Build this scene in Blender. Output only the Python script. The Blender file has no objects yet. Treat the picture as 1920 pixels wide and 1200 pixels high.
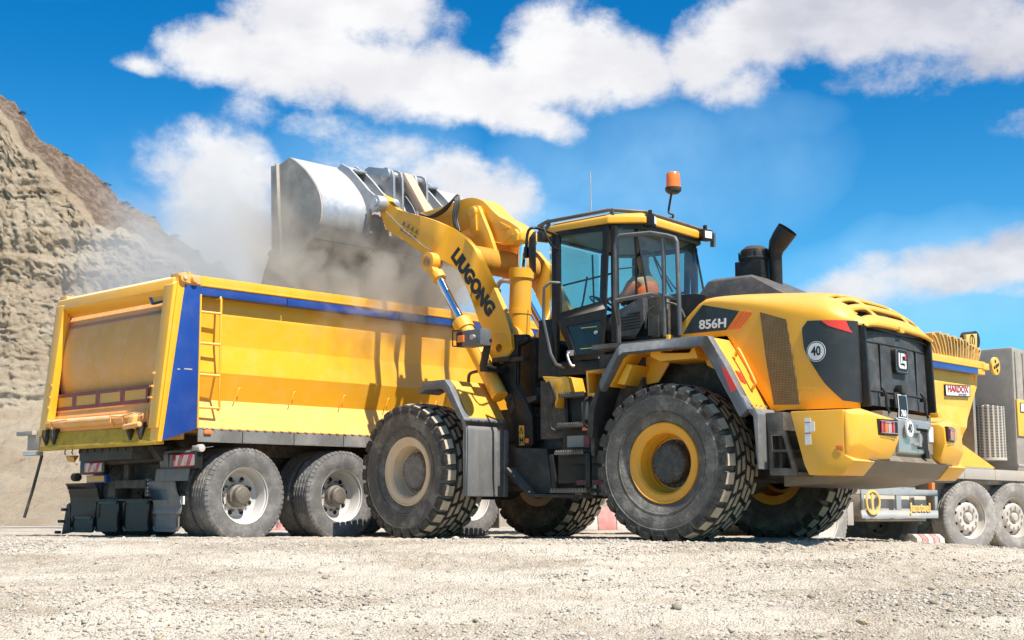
import bpy, bmesh, math, random
import numpy as np
from mathutils import Matrix, Vector
random.seed(7)
R = math.radians
sc = bpy.context.scene
COL = sc.collection

# ------------------------------------------------------------------ camera, sky, sun, exposure
cam_d = bpy.data.cameras.new('camera'); cam = bpy.data.objects.new('camera', cam_d); COL.objects.link(cam)
cam_d.sensor_width = 36.0; cam_d.lens = 48.75; cam_d.clip_start = 0.05; cam_d.clip_end = 4000
cam.location = (0, 0, 0.224); cam.rotation_euler = (R(90) + math.atan(370.5 / 2600), 0, 0)
sc.camera = cam
SUN_AZ, SUN_EL = R(-45.5), R(56)          # azimuth measured from +X towards +Y
sd = bpy.data.lights.new('sun', 'SUN'); sun = bpy.data.objects.new('sun', sd); COL.objects.link(sun)
sd.energy = 4.8; sd.angle = R(0.53); sd.color = (1.0, 0.955, 0.88)
L = Vector((math.cos(SUN_EL) * math.cos(SUN_AZ), math.cos(SUN_EL) * math.sin(SUN_AZ), math.sin(SUN_EL)))
sun.rotation_euler = L.to_track_quat('Z', 'Y').to_euler()
sun.location = L * 60
vs = sc.view_settings
vs.view_transform = 'Standard'; vs.look = 'None'; vs.gamma = 1; vs.use_curve_mapping = False; vs.exposure = 0.68
sc.cycles.max_bounces = 8; sc.cycles.transparent_max_bounces = 16; sc.cycles.volume_bounces = 1
sc.cycles.volume_step_rate = 1.5; sc.cycles.use_denoising = True
try: sc.cycles.denoiser = 'OPENIMAGEDENOISE'
except Exception: pass

class NT:
    """small helper to write node trees"""
    def __init__(s, tree): s.t = tree; s.n = tree.nodes; s.l = tree.links
    def add(s, typ, **kw):
        n = s.n.new(typ)
        for k, v in kw.items(): setattr(n, k, v)
        return n
    def put(s, inp, v):
        if isinstance(v, bpy.types.NodeSocket): s.l.new(v, inp)
        elif v is not None:
            try: inp.default_value = v
            except Exception: inp.default_value = (*v, 1) if len(v) == 3 else v
    def math(s, op, a, b=None, c=None, clamp=False):
        n = s.add('ShaderNodeMath', operation=op, use_clamp=clamp)
        s.put(n.inputs[0], a); s.put(n.inputs[1], b); s.put(n.inputs[2], c); return n.outputs[0]
    def vm(s, op, a, b=None, out=0):
        n = s.add('ShaderNodeVectorMath', operation=op); s.put(n.inputs[0], a)
        if op == 'SCALE': s.put(n.inputs['Scale'], b)
        else: s.put(n.inputs[1], b)
        return n.outputs['Value'] if op in ('DOT_PRODUCT', 'LENGTH') else n.outputs[0]
    def noise(s, vec, scale, detail=4, rough=0.55, dist=0.0, out='Fac', dims='3D', w=None):
        n = s.add('ShaderNodeTexNoise'); n.noise_dimensions = dims; s.put(n.inputs['Vector'], vec)
        n.inputs['Scale'].default_value = scale; n.inputs['Detail'].default_value = detail
        n.inputs['Roughness'].default_value = rough; n.inputs['Distortion'].default_value = dist
        return n.outputs[out]
    def ramp(s, fac, lo, hi, a=0.0, b=1.0, smooth=True):
        n = s.add('ShaderNodeMapRange'); n.interpolation_type = 'SMOOTHSTEP' if smooth else 'LINEAR'
        s.put(n.inputs['Value'], fac); s.put(n.inputs['From Min'], lo); s.put(n.inputs['From Max'], hi)
        s.put(n.inputs['To Min'], a); s.put(n.inputs['To Max'], b); return n.outputs[0]
    def mix(s, fac, a, b, blend='MIX'):
        n = s.add('ShaderNodeMix', data_type='RGBA', blend_type=blend)
        s.put(n.inputs[0], fac); s.put(n.inputs[6], a); s.put(n.inputs[7], b); return n.outputs[2]
    def mapping(s, vec, scale=(1, 1, 1), loc=(0, 0, 0), rot=(0, 0, 0)):
        n = s.add('ShaderNodeMapping'); s.put(n.inputs[0], vec); n.inputs['Scale'].default_value = scale
        n.inputs['Location'].default_value = loc; n.inputs['Rotation'].default_value = rot; return n.outputs[0]
    def bump(s, h, strength=0.3, dist=0.01):
        n = s.add('ShaderNodeBump'); s.put(n.inputs['Height'], h); s.put(n.inputs['Strength'], strength)
        n.inputs['Distance'].default_value = dist; return n.outputs[0]

world = bpy.data.worlds.new('World'); sc.world = world; world.use_nodes = True
w = NT(world.node_tree); w.n.clear()
sky = w.add('ShaderNodeTexSky', sky_type='NISHITA'); sky.sun_disc = False
sky.sun_elevation = SUN_EL; sky.sun_rotation = R(90) - SUN_AZ
sky.air_density = 1.0; sky.dust_density = 0.35; sky.ozone_density = 3.0; sky.altitude = 600
tc = w.add('ShaderNodeTexCoord').outputs['Generated']
sx = w.add('ShaderNodeSeparateXYZ'); w.put(sx.inputs[0], tc)
az = w.math('ARCTAN2', sx.outputs[0], sx.outputs[1]); el = w.math('ARCSINE', sx.outputs[2])
cv = w.add('ShaderNodeCombineXYZ'); w.put(cv.inputs[0], az); w.put(cv.inputs[1], el); v = cv.outputs[0]
# cloud banks: azimuth (from +Y towards +X), elevation, half sizes, strength - all in degrees
CLOUDS = 'CLOUD_TABLE'
CLOUDS = [
 (-11.9,19.1,3.6,1.7,1.0),(-8.8,19.0,4.4,2.3,1.0),(-5.2,18.4,4.6,2.0,1.0),(-1.4,17.5,4.6,2.1,1.0),(2.2,18.8,3.6,2.3,1.0),
 (4.9,18.4,3.0,1.9,0.95),(0,16.3,3.2,1.1,0.9),(-7.2,20.9,5.0,1.8,1.0),(8.2,18.9,2.4,1.6,0.9),(11.9,19.9,5.0,1.9,1.0),
 (16.3,19.6,6.0,2.2,1.0),(20.3,18.4,3.2,2.0,0.8),(9.5,18.0,2.6,1.2,0.5),(16.4,17.4,3.2,1.1,0.42),(-15.4,18.3,1.0,.55,0.5),
 (-11.0,16.7,1.3,1.1,0.36),(-7.4,16.0,2.6,.7,0.30),(-1.4,13.0,3.0,1.9,0.8),(-5.7,14.8,3.2,1.3,0.42),(-3.0,13.9,2.6,1.2,0.6),
 (14.0,9.0,4.0,.95,0.62),(17.2,9.5,3.6,1.2,0.8),(20.2,9.9,3.6,1.3,0.9),(20.6,8.8,2.0,.6,0.4),
 (-13.6,14.9,2.2,1.7,0.55),(-12.0,13.4,2.7,2.9,0.8),(-11.6,10.8,3.0,2.6,0.9),(-11.4,8.3,3.6,2.2,0.85),(21.5,14.8,1.6,.5,0.12),
 (28,14,6,4,0.8),(-30,24,9,3,0.9),(-38,12,7,3,0.7),(40,22,9,4,0.9),(3,32,14,4,0.9),(-22,38,10,5,0.8),(34,36,9,4,0.8)]
wn = w.noise(v, 9.0, 3, 0.6, out='Color'); wv = w.vm('SCALE', w.vm('SUBTRACT', wn, (.5, .5, .5)), 0.055)
v2 = w.vm('ADD', v, wv); f = None
for (ca, ce, ra, re, s) in CLOUDS:
    d = w.vm('MULTIPLY', w.vm('SUBTRACT', v2, (R(ca), R(ce), 0)), (1 / R(ra), 1 / R(re), 0))
    g = w.math('MULTIPLY', w.math('SUBTRACT', 1.0, w.vm('DOT_PRODUCT', d, d)), s)
    f = g if f is None else w.math('SMOOTH_MAX', f, g, 0.25)
# the rest of the sky carries clouds of the same kind
gen = w.noise(w.mapping(tc, (2.2, 2.2, 5.5)), 1.6, 5, 0.6)
back = w.ramp(sx.outputs[1], 0.75, 0.45)
f = w.math('MAXIMUM', f, w.math('SUBTRACT', w.math('MULTIPLY', w.math('SUBTRACT', gen, 0.54), 6.0), w.math('MULTIPLY', w.math('SUBTRACT', 1.0, back), 6.0)))
det = w.noise(w.mapping(v, (1, 1.4, 1)), 15.0, 11, 0.68, 0.15)
det2 = w.noise(v, 60.0, 6, 0.6)
ff = w.math('ADD', f, w.math('ADD', w.math('MULTIPLY', w.math('SUBTRACT', det, 0.5), 1.5), w.math('MULTIPLY', w.math('SUBTRACT', det2, 0.5), 0.5)))
mask = w.ramp(ff, -0.02, 0.72)
puff = w.ramp(w.noise(w.mapping(v, (1, 1.7, 1), (0.01, 0.035, 0)), 13.0, 6, 0.55), 0.36, 0.64)
ccol = w.mix(puff, (0.86, 0.855, 0.885, 1), (1.0, 0.995, 0.995, 1))
ccol = w.mix(w.ramp(az, R(7), R(13)), ccol, w.mix(puff, (0.60, 0.61, 0.69, 1), (0.78, 0.78, 0.84, 1)))
ccol = w.mix(w.ramp(el, R(11.5), R(9.5)), ccol, w.mix(puff, (0.66, 0.68, 0.75, 1), (0.86, 0.87, 0.90, 1)))
thin = w.ramp(ff, 0.0, 0.9, 0.0, 1.0)
cbg = w.add('ShaderNodeBackground'); w.put(cbg.inputs[0], ccol); cbg.inputs[1].default_value = 0.63
veil = None
for (ca, ce, ra, re, s) in [(6.5, 14.2, 8, 3.4, .5), (-6, 14.5, 5, 2.4, .35), (-19.5, 21.3, 2.6, 2.0, .10), (17, 9, 8, 3, .5), (1, 11, 8, 3, .5), (-10.5, 9, 6, 3, .5), (10, 16, 4, 1.5, .3)]:
    d = w.vm('MULTIPLY', w.vm('SUBTRACT', v2, (R(ca), R(ce), 0)), (1 / R(ra), 1 / R(re), 0))
    g = w.math('MULTIPLY', w.math('SUBTRACT', 1.0, w.vm('DOT_PRODUCT', d, d), clamp=True), s)
    veil = g if veil is None else w.math('MAXIMUM', veil, g)
veil = w.math('MULTIPLY', veil, w.ramp(w.noise(v, 7.0, 5, 0.55), 0.3, 0.7, 0.35, 1.0))
tint = w.mix(w.ramp(el, R(3), R(21)), (0.36, 0.86, 0.98, 1), (0.020, 0.50, 0.79, 1))
skc = w.mix(1.0, sky.outputs[0], tint, 'MULTIPLY')
skc = w.mix(veil, skc, (3.2, 5.2, 6.8, 1))
sbg = w.add('ShaderNodeBackground'); w.put(sbg.inputs[0], skc); sbg.inputs[1].default_value = 0.112
ms = w.add('ShaderNodeMixShader'); w.put(ms.inputs[0], w.math('MULTIPLY', mask, 0.97)); w.put(ms.inputs[1], sbg.outputs[0]); w.put(ms.inputs[2], cbg.outputs[0])
wo = w.add('ShaderNodeOutputWorld'); w.put(wo.inputs[0], ms.outputs[0])

# ------------------------------------------------------------------ materials
MATS = {}
DUST = (0.50, 0.41, 0.31, 1)
def mat(name, col, rough=0.5, metal=0.0, chips=0.0, dust=0.0, dscale=2.0, var=0.06, bump=0.0, bscale=60, coat=0.0, dcol=DUST, scratch=0.0, spec=0.5, up=0.0, streak=0.0):
    """painted / rubber / metal surface with dust that lies on upward faces and in patches, faint streaks and scratches"""
    m = bpy.data.materials.new(name); m.use_nodes = True; t = NT(m.node_tree); b = t.n['Principled BSDF']
    co = t.add('ShaderNodeTexCoord').outputs['Object']
    c = (*col, 1)
    n1 = t.noise(co, dscale, 6, 0.62)
    base = t.mix(t.ramp(n1, 0.3, 0.7), tuple(x * (1 - var) for x in col) + (1,), tuple(min(1, x * (1 + var)) for x in col) + (1,))
    rg = rough
    if chips:
        ch = t.ramp(t.noise(co, 38, 4, 0.8), 0.70, 0.74); pa = t.ramp(t.noise(co, 1.7, 3), 0.45, 0.65)
        base = t.mix(t.math('MULTIPLY', t.math('MULTIPLY', ch, pa), chips), base, (0.10, 0.06, 0.03, 1))
        gr = t.ramp(t.noise(t.mapping(co, (5, 5, 0.9)), 2.2, 7, 0.72), 0.56, 0.80)
        base = t.mix(t.math('MULTIPLY', gr, chips * 0.32), base, (0.22, 0.13, 0.05, 1))
    if scratch:
        s1 = t.noise(t.mapping(co, (1, 1, 9), (0, 0, 0), (0.3, 0.5, 0.2)), 14, 5, 0.7)
        base = t.mix(t.math('MULTIPLY', t.ramp(s1, 0.62, 0.72), scratch), base, dcol)
    if dust or up:
        g = t.add('ShaderNodeNewGeometry'); nz = t.add('ShaderNodeSeparateXYZ'); t.put(nz.inputs[0], g.outputs['Normal'])
        patch = t.ramp(t.noise(co, dscale * 2.3, 8, 0.7), 0.42, 0.72)
        if streak:
            st = t.ramp(t.noise(t.mapping(co, (7, 7, 0.5)), 3.0, 5, 0.65), 0.45, 0.75)
            patch = t.math('MAXIMUM', patch, t.math('MULTIPLY', st, streak))
        fac = t.math('MULTIPLY', patch, dust)
        fac = t.math('ADD', fac, t.math('MULTIPLY', t.ramp(nz.outputs[2], 0.15, 0.9), up))
        fac = t.math('ADD', fac, dust * 0.35, clamp=True)
        base = t.mix(fac, base, dcol)
        rg = t.ramp(fac, 0, 0.8, rough, 0.9, smooth=False)
    t.put(b.inputs['Base Color'], base); t.put(b.inputs['Roughness'], rg); b.inputs['Metallic'].default_value = metal
    b.inputs['Coat Weight'].default_value = coat; b.inputs['Coat Roughness'].default_value = 0.08
    b.inputs['Specular IOR Level'].default_value = spec
    if bump:
        t.put(b.inputs['Normal'], t.bump(t.noise(co, bscale, 6, 0.6), bump, 0.02))
    MATS[name] = m; return m

YEL = mat('loader_yellow', (0.86, 0.40, 0.007), 0.38, chips=0.8, dust=0.13, up=0.2, coat=0.05, bump=0.06, bscale=5, var=0.03, streak=0.25)
YELD = mat('loader_yellow_dusty', (0.80, 0.36, 0.015), 0.45, dust=0.40, up=0.25, coat=0.05, scratch=0.25, streak=0.3)
TYEL = mat('tipper_yellow', (0.90, 0.41, 0.007), 0.32, chips=0.5, dust=0.10, up=0.9, coat=0.2, var=0.03, dcol=(0.80, 0.62, 0.36, 1), streak=0.4, bump=0.14, bscale=2.2)
TYELD = mat('tipper_yellow_dusty', (0.84, 0.35, 0.03), 0.45, dust=0.55, up=0.7, dcol=(0.86, 0.50, 0.27, 1), streak=0.5, scratch=0.15)
TLIP = mat('tipper_worn_lip', (0.72, 0.42, 0.02), 0.6, dust=0.5, dscale=4, bump=0.5, bscale=30, dcol=(0.30, 0.20, 0.05, 1), scratch=0.3)
BLUE = mat('tipper_blue', (0.006, 0.05, 0.26), 0.32, dust=0.04, coat=0.3, scratch=0.06)
BLK = mat('black_paint', (0.014, 0.0135, 0.013), 0.42, dust=0.03, up=0.12, dscale=4, spec=0.28)
BLKD = mat('black_dusty', (0.02, 0.02, 0.02), 0.55, dust=0.09, up=0.3, dscale=3, spec=0.3)
CHAS = mat('chassis_grime', (0.022, 0.02, 0.018), 0.7, dust=0.16, up=0.3, dscale=4, bump=0.3, bscale=25)
GREY = mat('grey_plastic', (0.085, 0.098, 0.112), 0.45, dust=0.16, up=0.22, dscale=5, scratch=0.25, dcol=(0.45, 0.42, 0.38, 1))
GREYL = mat('grey_flap', (0.10, 0.102, 0.102), 0.55, dust=0.28, up=0.3, dscale=2, streak=0.7, dcol=(0.42, 0.39, 0.35, 1))
TUBEG = mat('grey_rail_paint', (0.06, 0.064, 0.07), 0.4, dust=0.12, up=0.3)
RUB = mat('tyre_rubber', (0.038, 0.034, 0.029), 0.75, dust=0.55, dscale=2.2, bump=0.5, bscale=45, scratch=1.0, dcol=(0.34, 0.305, 0.255, 1))
RUBT = mat('tyre_tread_rubber', (0.018, 0.016, 0.014), 0.85, dust=0.12, up=0.1, dscale=3, dcol=(0.50, 0.43, 0.34, 1), bump=0.3, bscale=50)
RUBK = mat('tyre_lug_crown', (0.36, 0.30, 0.21), 0.9, dust=0.6, dscale=6, dcol=(0.52, 0.44, 0.33, 1), var=0.3, bump=0.3, bscale=60)
TRUB = mat('truck_tyre_rubber', (0.08, 0.078, 0.075), 0.8, dust=0.5, dscale=3, bump=0.35, bscale=60, dcol=(0.33, 0.30, 0.27, 1), scratch=0.3)
TRUBP = mat('truck_tyre_pale', (0.15, 0.14, 0.13), 0.85, dust=0.7, dscale=2, dcol=(0.46, 0.41, 0.35, 1))
RIMY = mat('rim_yellow', (0.84, 0.36, 0.012), 0.4, dust=0.08, scratch=0.15, dscale=4)
RIMD = mat('rim_dusty_cream', (0.66, 0.47, 0.27), 0.6, dust=0.6, dcol=(0.70, 0.56, 0.42, 1), dscale=3)
RIMW = mat('rim_white', (0.52, 0.50, 0.47), 0.4, metal=0.1, dust=0.25, dscale=4)
RIMP = mat('rim_dusty_grey', (0.52, 0.48, 0.43), 0.6, dust=0.5, dscale=4)
THUB = mat('truck_hub', (0.10, 0.085, 0.07), 0.55, dust=0.2, dscale=6)
HUBK = mat('hub_black', (0.02, 0.018, 0.016), 0.5, dust=0.15, scratch=0.5, dscale=6, bump=0.3, bscale=30)
HUBD = mat('hub_dusty', (0.12, 0.11, 0.10), 0.6, dust=0.5, scratch=0.6, dscale=6, dcol=(0.36, 0.33, 0.29, 1), bump=0.3, bscale=30)
STEEL = mat('bucket_steel', (0.36, 0.37, 0.39), 0.40, metal=0.6, dust=0.30, up=0.5, dscale=1.6, dcol=(0.60, 0.58, 0.54, 1), scratch=0.5, var=0.25, bump=0.12, bscale=18, streak=0.4)
STEELD = mat('bucket_side_steel', (0.34, 0.31, 0.28), 0.6, metal=0.2, dust=0.55, dscale=1.8, dcol=(0.46, 0.40, 0.33, 1), scratch=0.5, var=0.4, bump=0.15, bscale=14)
LINK = mat('dusty_link', (0.55, 0.33, 0.2), 0.7, dust=0.75, dcol=(0.60, 0.47, 0.36, 1))
TUBB = mat('grimy_yellow_tube', (0.62, 0.27, 0.01), 0.6, dust=0.3, dcol=(0.20, 0.12, 0.06, 1), dscale=4, scratch=0.4)
WEAR = mat('bucket_wear_plate', (0.20, 0.165, 0.13), 0.75, metal=0.1, dust=0.7, dscale=2.5, dcol=(0.28, 0.23, 0.17, 1), bump=0.3, bscale=20)
METAL = mat('bare_metal', (0.55, 0.54, 0.52), 0.35, metal=0.8, dust=0.25, scratch=0.4, dscale=3)
UNDER = mat('brushed_under_steel', (0.17, 0.135, 0.095), 0.45, metal=0.35, dust=0.4, dscale=2, dcol=(0.36, 0.30, 0.22, 1), streak=0.5)
CHROME = mat('cylinder_chrome', (0.85, 0.87, 0.9), 0.06, metal=1.0, var=0.0)
CHEQ = mat('side_guard_plate', (0.20, 0.20, 0.195), 0.5, metal=0.4, dust=0.3)
DECK = mat('dark_steel_tread', (0.05, 0.05, 0.05), 0.55, metal=0.3, dust=0.3, up=0.4)
REDR = mat('red_reflective', (0.42, 0.02, 0.025), 0.35, var=0.05, coat=0.2)
REDM = mat('dark_red_frame', (0.22, 0.02, 0.03), 0.5, dust=0.15)
YELR = mat('yellow_reflective', (0.72, 0.36, 0.02), 0.4, dust=0.2)
REDD = mat('red_decal', (0.75, 0.05, 0.03), 0.35)
ORGD = mat('orange_decal', (0.85, 0.16, 0.02), 0.35)
DGREY = mat('charcoal_decal', (0.022, 0.019, 0.017), 0.33, dust=0.03, coat=0.15)
WHITE = mat('white_paint', (0.75, 0.75, 0.73), 0.45, dust=0.1)
LETW = mat('white_lettering', (0.72, 0.71, 0.69), 0.5)
LETK = mat('black_lettering', (0.012, 0.012, 0.012), 0.45)
LETY = mat('yellow_lettering', (0.75, 0.48, 0.10), 0.5, dust=0.2)
ORG = mat('orange_lamp', (0.85, 0.20, 0.03), 0.3, coat=0.3)
REDL = mat('red_lamp', (0.50, 0.02, 0.03), 0.2, coat=0.5)
PINKW = mat('lamp_white_red', (0.75, 0.45, 0.42), 0.25, coat=0.5)
ALU = mat('aluminium_tank', (0.62, 0.62, 0.60), 0.35, metal=0.6, dust=0.35, up=0.3)
GUARD = mat('grey_side_guard', (0.24, 0.28, 0.30), 0.55, dust=0.35, up=0.3)
TANK = mat('dusty_tank', (0.52, 0.47, 0.40), 0.7, dust=0.4)
TARP = mat('yellow_tarpaulin', (0.58, 0.34, 0.07), 0.75, dust=0.35, dcol=(0.55, 0.45, 0.32, 1), dscale=6, bump=0.25, bscale=20)
DGB = mat('dusty_grey_body', (0.36, 0.325, 0.285), 0.8, dust=0.5, dscale=1.2)
DGD = mat('dusty_dark_panel', (0.20, 0.185, 0.165), 0.8, dust=0.5, dscale=1.5)
TREDW = mat('barrier_red', (0.58, 0.16, 0.14), 0.7, dust=0.6, dcol=(0.6, 0.45, 0.4, 1))
TWHW = mat('barrier_white', (0.62, 0.56, 0.50), 0.7, dust=0.5)
SKIN = mat('skin', (0.45, 0.26, 0.18), 0.5)
VEST = mat('orange_vest', (0.95, 0.17, 0.05), 0.7)
CLOTH = mat('dark_workwear', (0.03, 0.035, 0.05), 0.9)
HAIR = mat('dark_hair', (0.02, 0.015, 0.012), 0.8)
SEATM = mat('seat_fabric', (0.025, 0.028, 0.033), 0.85)
CABIN = mat('cab_interior_trim', (0.06, 0.065, 0.07), 0.7, dust=0.2)
LINER = mat('roof_liner', (0.30, 0.28, 0.25), 0.9)
HOSE = mat('black_hose', (0.015, 0.015, 0.016), 0.4, dust=0.1, up=0.3)

def glass(name, tint, gl=0.10, dusty=0.1):
    m = bpy.data.materials.new(name); m.use_nodes = True; t = NT(m.node_tree); t.n.remove(t.n['Principled BSDF'])
    tr = t.add('ShaderNodeBsdfTransparent'); tr.inputs[0].default_value = (*tint, 1)
    g = t.add('ShaderNodeBsdfGlossy'); g.inputs['Roughness'].default_value = 0.02; g.inputs[0].default_value = (.9, .95, 1, 1)
    d = t.add('ShaderNodeBsdfDiffuse'); d.inputs[0].default_value = (0.45, 0.42, 0.36, 1)
    fr = t.add('ShaderNodeLayerWeight'); fr.inputs[0].default_value = 0.5
    a = t.add('ShaderNodeMixShader'); t.put(a.inputs[0], t.math('ADD', t.math('MULTIPLY', t.math('POWER', fr.outputs['Facing'], 4.0), 0.55), gl, clamp=True)); t.put(a.inputs[1], tr.outputs[0]); t.put(a.inputs[2], g.outputs[0])
    co = t.add('ShaderNodeTexCoord').outputs['Object']
    n = t.ramp(t.noise(co, 3.0, 8, 0.7), 0.45, 0.8, 0.02, dusty)
    b = t.add('ShaderNodeMixShader'); t.put(b.inputs[0], n); t.put(b.inputs[1], a.outputs[0]); t.put(b.inputs[2], d.outputs[0])
    t.put(t.n['Material Output'].inputs[0], b.outputs[0]); return m
GLASS = glass('cab_glass', (0.78, 0.89, 0.85), 0.03, 0.06)
GLASSD = glass('cab_glass_dark', (0.6, 0.63, 0.6), 0.03, 0.08)

def mesh_grille():
    """perforated sheet: rows of small round holes"""
    m = mat('perforated_vent', (0.20, 0.115, 0.03), 0.6, dust=0.45, dscale=3, dcol=(0.36, 0.24, 0.12, 1)); t = NT(m.node_tree); b = t.n['Principled BSDF']
    co = t.add('ShaderNodeTexCoord').outputs['Object']
    vo = t.add('ShaderNodeTexVoronoi', feature='F1'); vo.inputs['Scale'].default_value = 62; vo.inputs['Randomness'].default_value = 0.0
    t.put(vo.inputs['Vector'], t.mapping(co, (1, 0, 1)))
    h = t.ramp(vo.outputs['Distance'], 0.22, 0.36)
    src = b.inputs['Base Color'].links[0].from_socket
    t.put(b.inputs['Base Color'], t.mix(h, (0.012, 0.009, 0.006, 1), src)); return m
PERF = mesh_grille()

ECOV = mat('engine_cover_black', (0.035, 0.038, 0.042), 0.42, dust=0.12, up=0.10, dscale=4)

# ------------------------------------------------------------------ geometry helpers
class G:
    def __init__(s): s.v = []; s.f = []; s.m = []; s.cur = 0
    def add(s, vs_, fs, m=None):
        o = len(s.v); s.v += [tuple(map(float, p)) for p in vs_]; s.f += [tuple(o + i for i in f) for f in fs]
        s.m += [s.cur if m is None else m] * len(fs); return s
    def box(s, x0, x1, y0, y1, z0, z1, m=None):
        x0, x1 = sorted((x0, x1)); y0, y1 = sorted((y0, y1)); z0, z1 = sorted((z0, z1))
        return s.add([(x, y, z) for x in (x0, x1) for y in (y0, y1) for z in (z0, z1)],
                     [(0, 1, 3, 2), (4, 6, 7, 5), (0, 4, 5, 1), (2, 3, 7, 6), (0, 2, 6, 4), (1, 5, 7, 3)], m)
    def prism(s, poly, a, b, ax='y', m=None):
        """poly of 2D points in the plane normal to ax, extruded from a to b; a, b may be lists (per vertex)"""
        n = len(poly)
        A = a if hasattr(a, '__len__') else [a] * n; B = b if hasattr(b, '__len__') else [b] * n
        def P(q, t): return (q[0], t, q[1]) if ax == 'y' else ((t, q[0], q[1]) if ax == 'x' else (q[0], q[1], t))
        vs_ = [P(q, t) for q, t in zip(poly, A)] + [P(q, t) for q, t in zip(poly, B)]
        area = sum(poly[i][0] * poly[(i + 1) % n][1] - poly[(i + 1) % n][0] * poly[i][1] for i in range(n))
        up = (area > 0) == (sum(B) > sum(A))
        if ax == 'y': up = not up
        fs = [tuple(range(n)), tuple(range(2 * n - 1, n - 1, -1))] + [(i, n + i, n + (i + 1) % n, (i + 1) % n) for i in range(n)]
        if up: fs = [tuple(reversed(f)) for f in fs]
        return s.add(vs_, fs, m)
    def ring(s, outer, inner, a, b, ax='y', m=None):
        n = len(outer)
        for i in range(n):
            j = (i + 1) % n
            s.prism([outer[i], outer[j], inner[j], inner[i]], a, b, ax, m)
        return s
    def cyl(s, p0, p1, r0, r1=None, n=16, cap=True, m=None):
        r1 = r0 if r1 is None else r1; p0 = Vector(p0); p1 = Vector(p1); d = (p1 - p0).normalized()
        u = d.orthogonal().normalized(); w_ = d.cross(u); vs_ = []
        for p, r in ((p0, r0), (p1, r1)):
            vs_ += [p + u * r * math.cos(2 * math.pi * i / n) + w_ * r * math.sin(2 * math.pi * i / n) for i in range(n)]
        fs = [(i, (i + 1) % n, n + (i + 1) % n, n + i) for i in range(n)]
        if cap: fs += [tuple(range(n - 1, -1, -1)), tuple(range(n, 2 * n))]
        return s.add(vs_, fs, m)
    def tube(s, pts, r, n=8, smooth=0, m=None):
        P = [Vector(p) for p in pts]
        if smooth:
            Q = []
            for i in range(len(P) - 1):
                a, b, c, d = P[max(i - 1, 0)], P[i], P[i + 1], P[min(i + 2, len(P) - 1)]
                for k in range(smooth):
                    t = k / smooth
                    Q.append(0.5 * ((2 * b) + (-a + c) * t + (2 * a - 5 * b + 4 * c - d) * t * t + (-a + 3 * b - 3 * c + d) * t ** 3))
            Q.append(P[-1]); P = Q
        rr = r if hasattr(r, '__len__') else [r] * len(P)
        u = (P[1] - P[0]).orthogonal().normalized(); vs_ = []; k = len(P)
        for i, p in enumerate(P):
            d = ((P[min(i + 1, k - 1)] - p).normalized() + (p - P[max(i - 1, 0)]).normalized())
            d = d.normalized() if d.length > 1e-6 else Vector((0, 0, 1))
            u = (u - d * u.dot(d)); u = u.normalized() if u.length > 1e-6 else d.orthogonal().normalized(); w_ = d.cross(u)
            vs_ += [p + u * rr[i] * math.cos(2 * math.pi * j / n) + w_ * rr[i] * math.sin(2 * math.pi * j / n) for j in range(n)]
        fs = [(i * n + j, i * n + (j + 1) % n, (i + 1) * n + (j + 1) % n, (i + 1) * n + j) for i in range(k - 1) for j in range(n)]
        fs += [tuple(range(n - 1, -1, -1)), tuple(range((k - 1) * n, k * n))]
        return s.add(vs_, fs, m)
    def lathe(s, prof, n=48, c=(0, 0, 0), m=None, closed=False, jit=None):
        """prof of (radius, y) turned about the Y axis through c"""
        k = len(prof); vs_ = []
        for i in range(n):
            a = 2 * math.pi * i / n
            for j, (r, y) in enumerate(prof):
                dy = jit(i, j) if jit else 0
                vs_.append((c[0] + r * math.cos(a), c[1] + y + dy, c[2] + r * math.sin(a)))
        fs = []
        for i in range(n):
            i2 = (i + 1) % n
            for j in range(k - 1 if not closed else k):
                j2 = (j + 1) % k
                fs.append((i * k + j, i * k + j2, i2 * k + j2, i2 * k + j))
        return s.add(vs_, fs, m)
    def hull(s, pts, m=None):
        bm = bmesh.new()
        for p in pts: bm.verts.new(p)
        r = bmesh.ops.convex_hull(bm, input=bm.verts)
        bmesh.ops.delete(bm, geom=list({g for g in r['geom_interior'] + r['geom_unused'] if isinstance(g, bmesh.types.BMVert)}), context='VERTS')
        bmesh.ops.dissolve_limit(bm, angle_limit=R(1), verts=bm.verts, edges=bm.edges)
        bm.normal_update(); bm.verts.index_update()
        s.add([v_.co[:] for v_ in bm.verts], [tuple(v_.index for v_ in f.verts) for f in bm.faces], m); bm.free(); return s
    def mirror_y(s):
        n = len(s.v); s.v += [(x, -y, z) for x, y, z in s.v]; k = len(s.f)
        s.f += [tuple(n + i for i in reversed(f)) for f in s.f[:k]]; s.m += s.m[:k]; return s
    def xf(s, M, start=0):
        for i in range(start, len(s.v)): s.v[i] = tuple(M @ Vector(s.v[i]))
        return s
    def mesh(s, name, mats, bevel=0, angle=38, weld=False):
        me = bpy.data.meshes.new(name); me.from_pydata(s.v, [], s.f); me.update()
        for q in (mats if isinstance(mats, (list, tuple)) else [mats]): me.materials.append(q)
        if any(s.m): me.polygons.foreach_set('material_index', s.m)
        if weld or bevel:
            bm = bmesh.new(); bm.from_mesh(me); bmesh.ops.remove_doubles(bm, verts=bm.verts, dist=1e-5)
            bmesh.ops.recalc_face_normals(bm, faces=bm.faces)
            if bevel:
                ed = [e for e in bm.edges if len(e.link_faces) == 2 and e.calc_face_angle(0) > R(25)]
                try: bmesh.ops.bevel(bm, geom=ed, offset=bevel, segments=2, profile=0.6, affect='EDGES', clamp_overlap=True)
                except Exception: pass
            bm.to_mesh(me); bm.free()
        me.polygons.foreach_set('use_smooth', [True] * len(me.polygons)); me.set_sharp_from_angle(angle=R(angle)); me.update()
        return me

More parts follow.
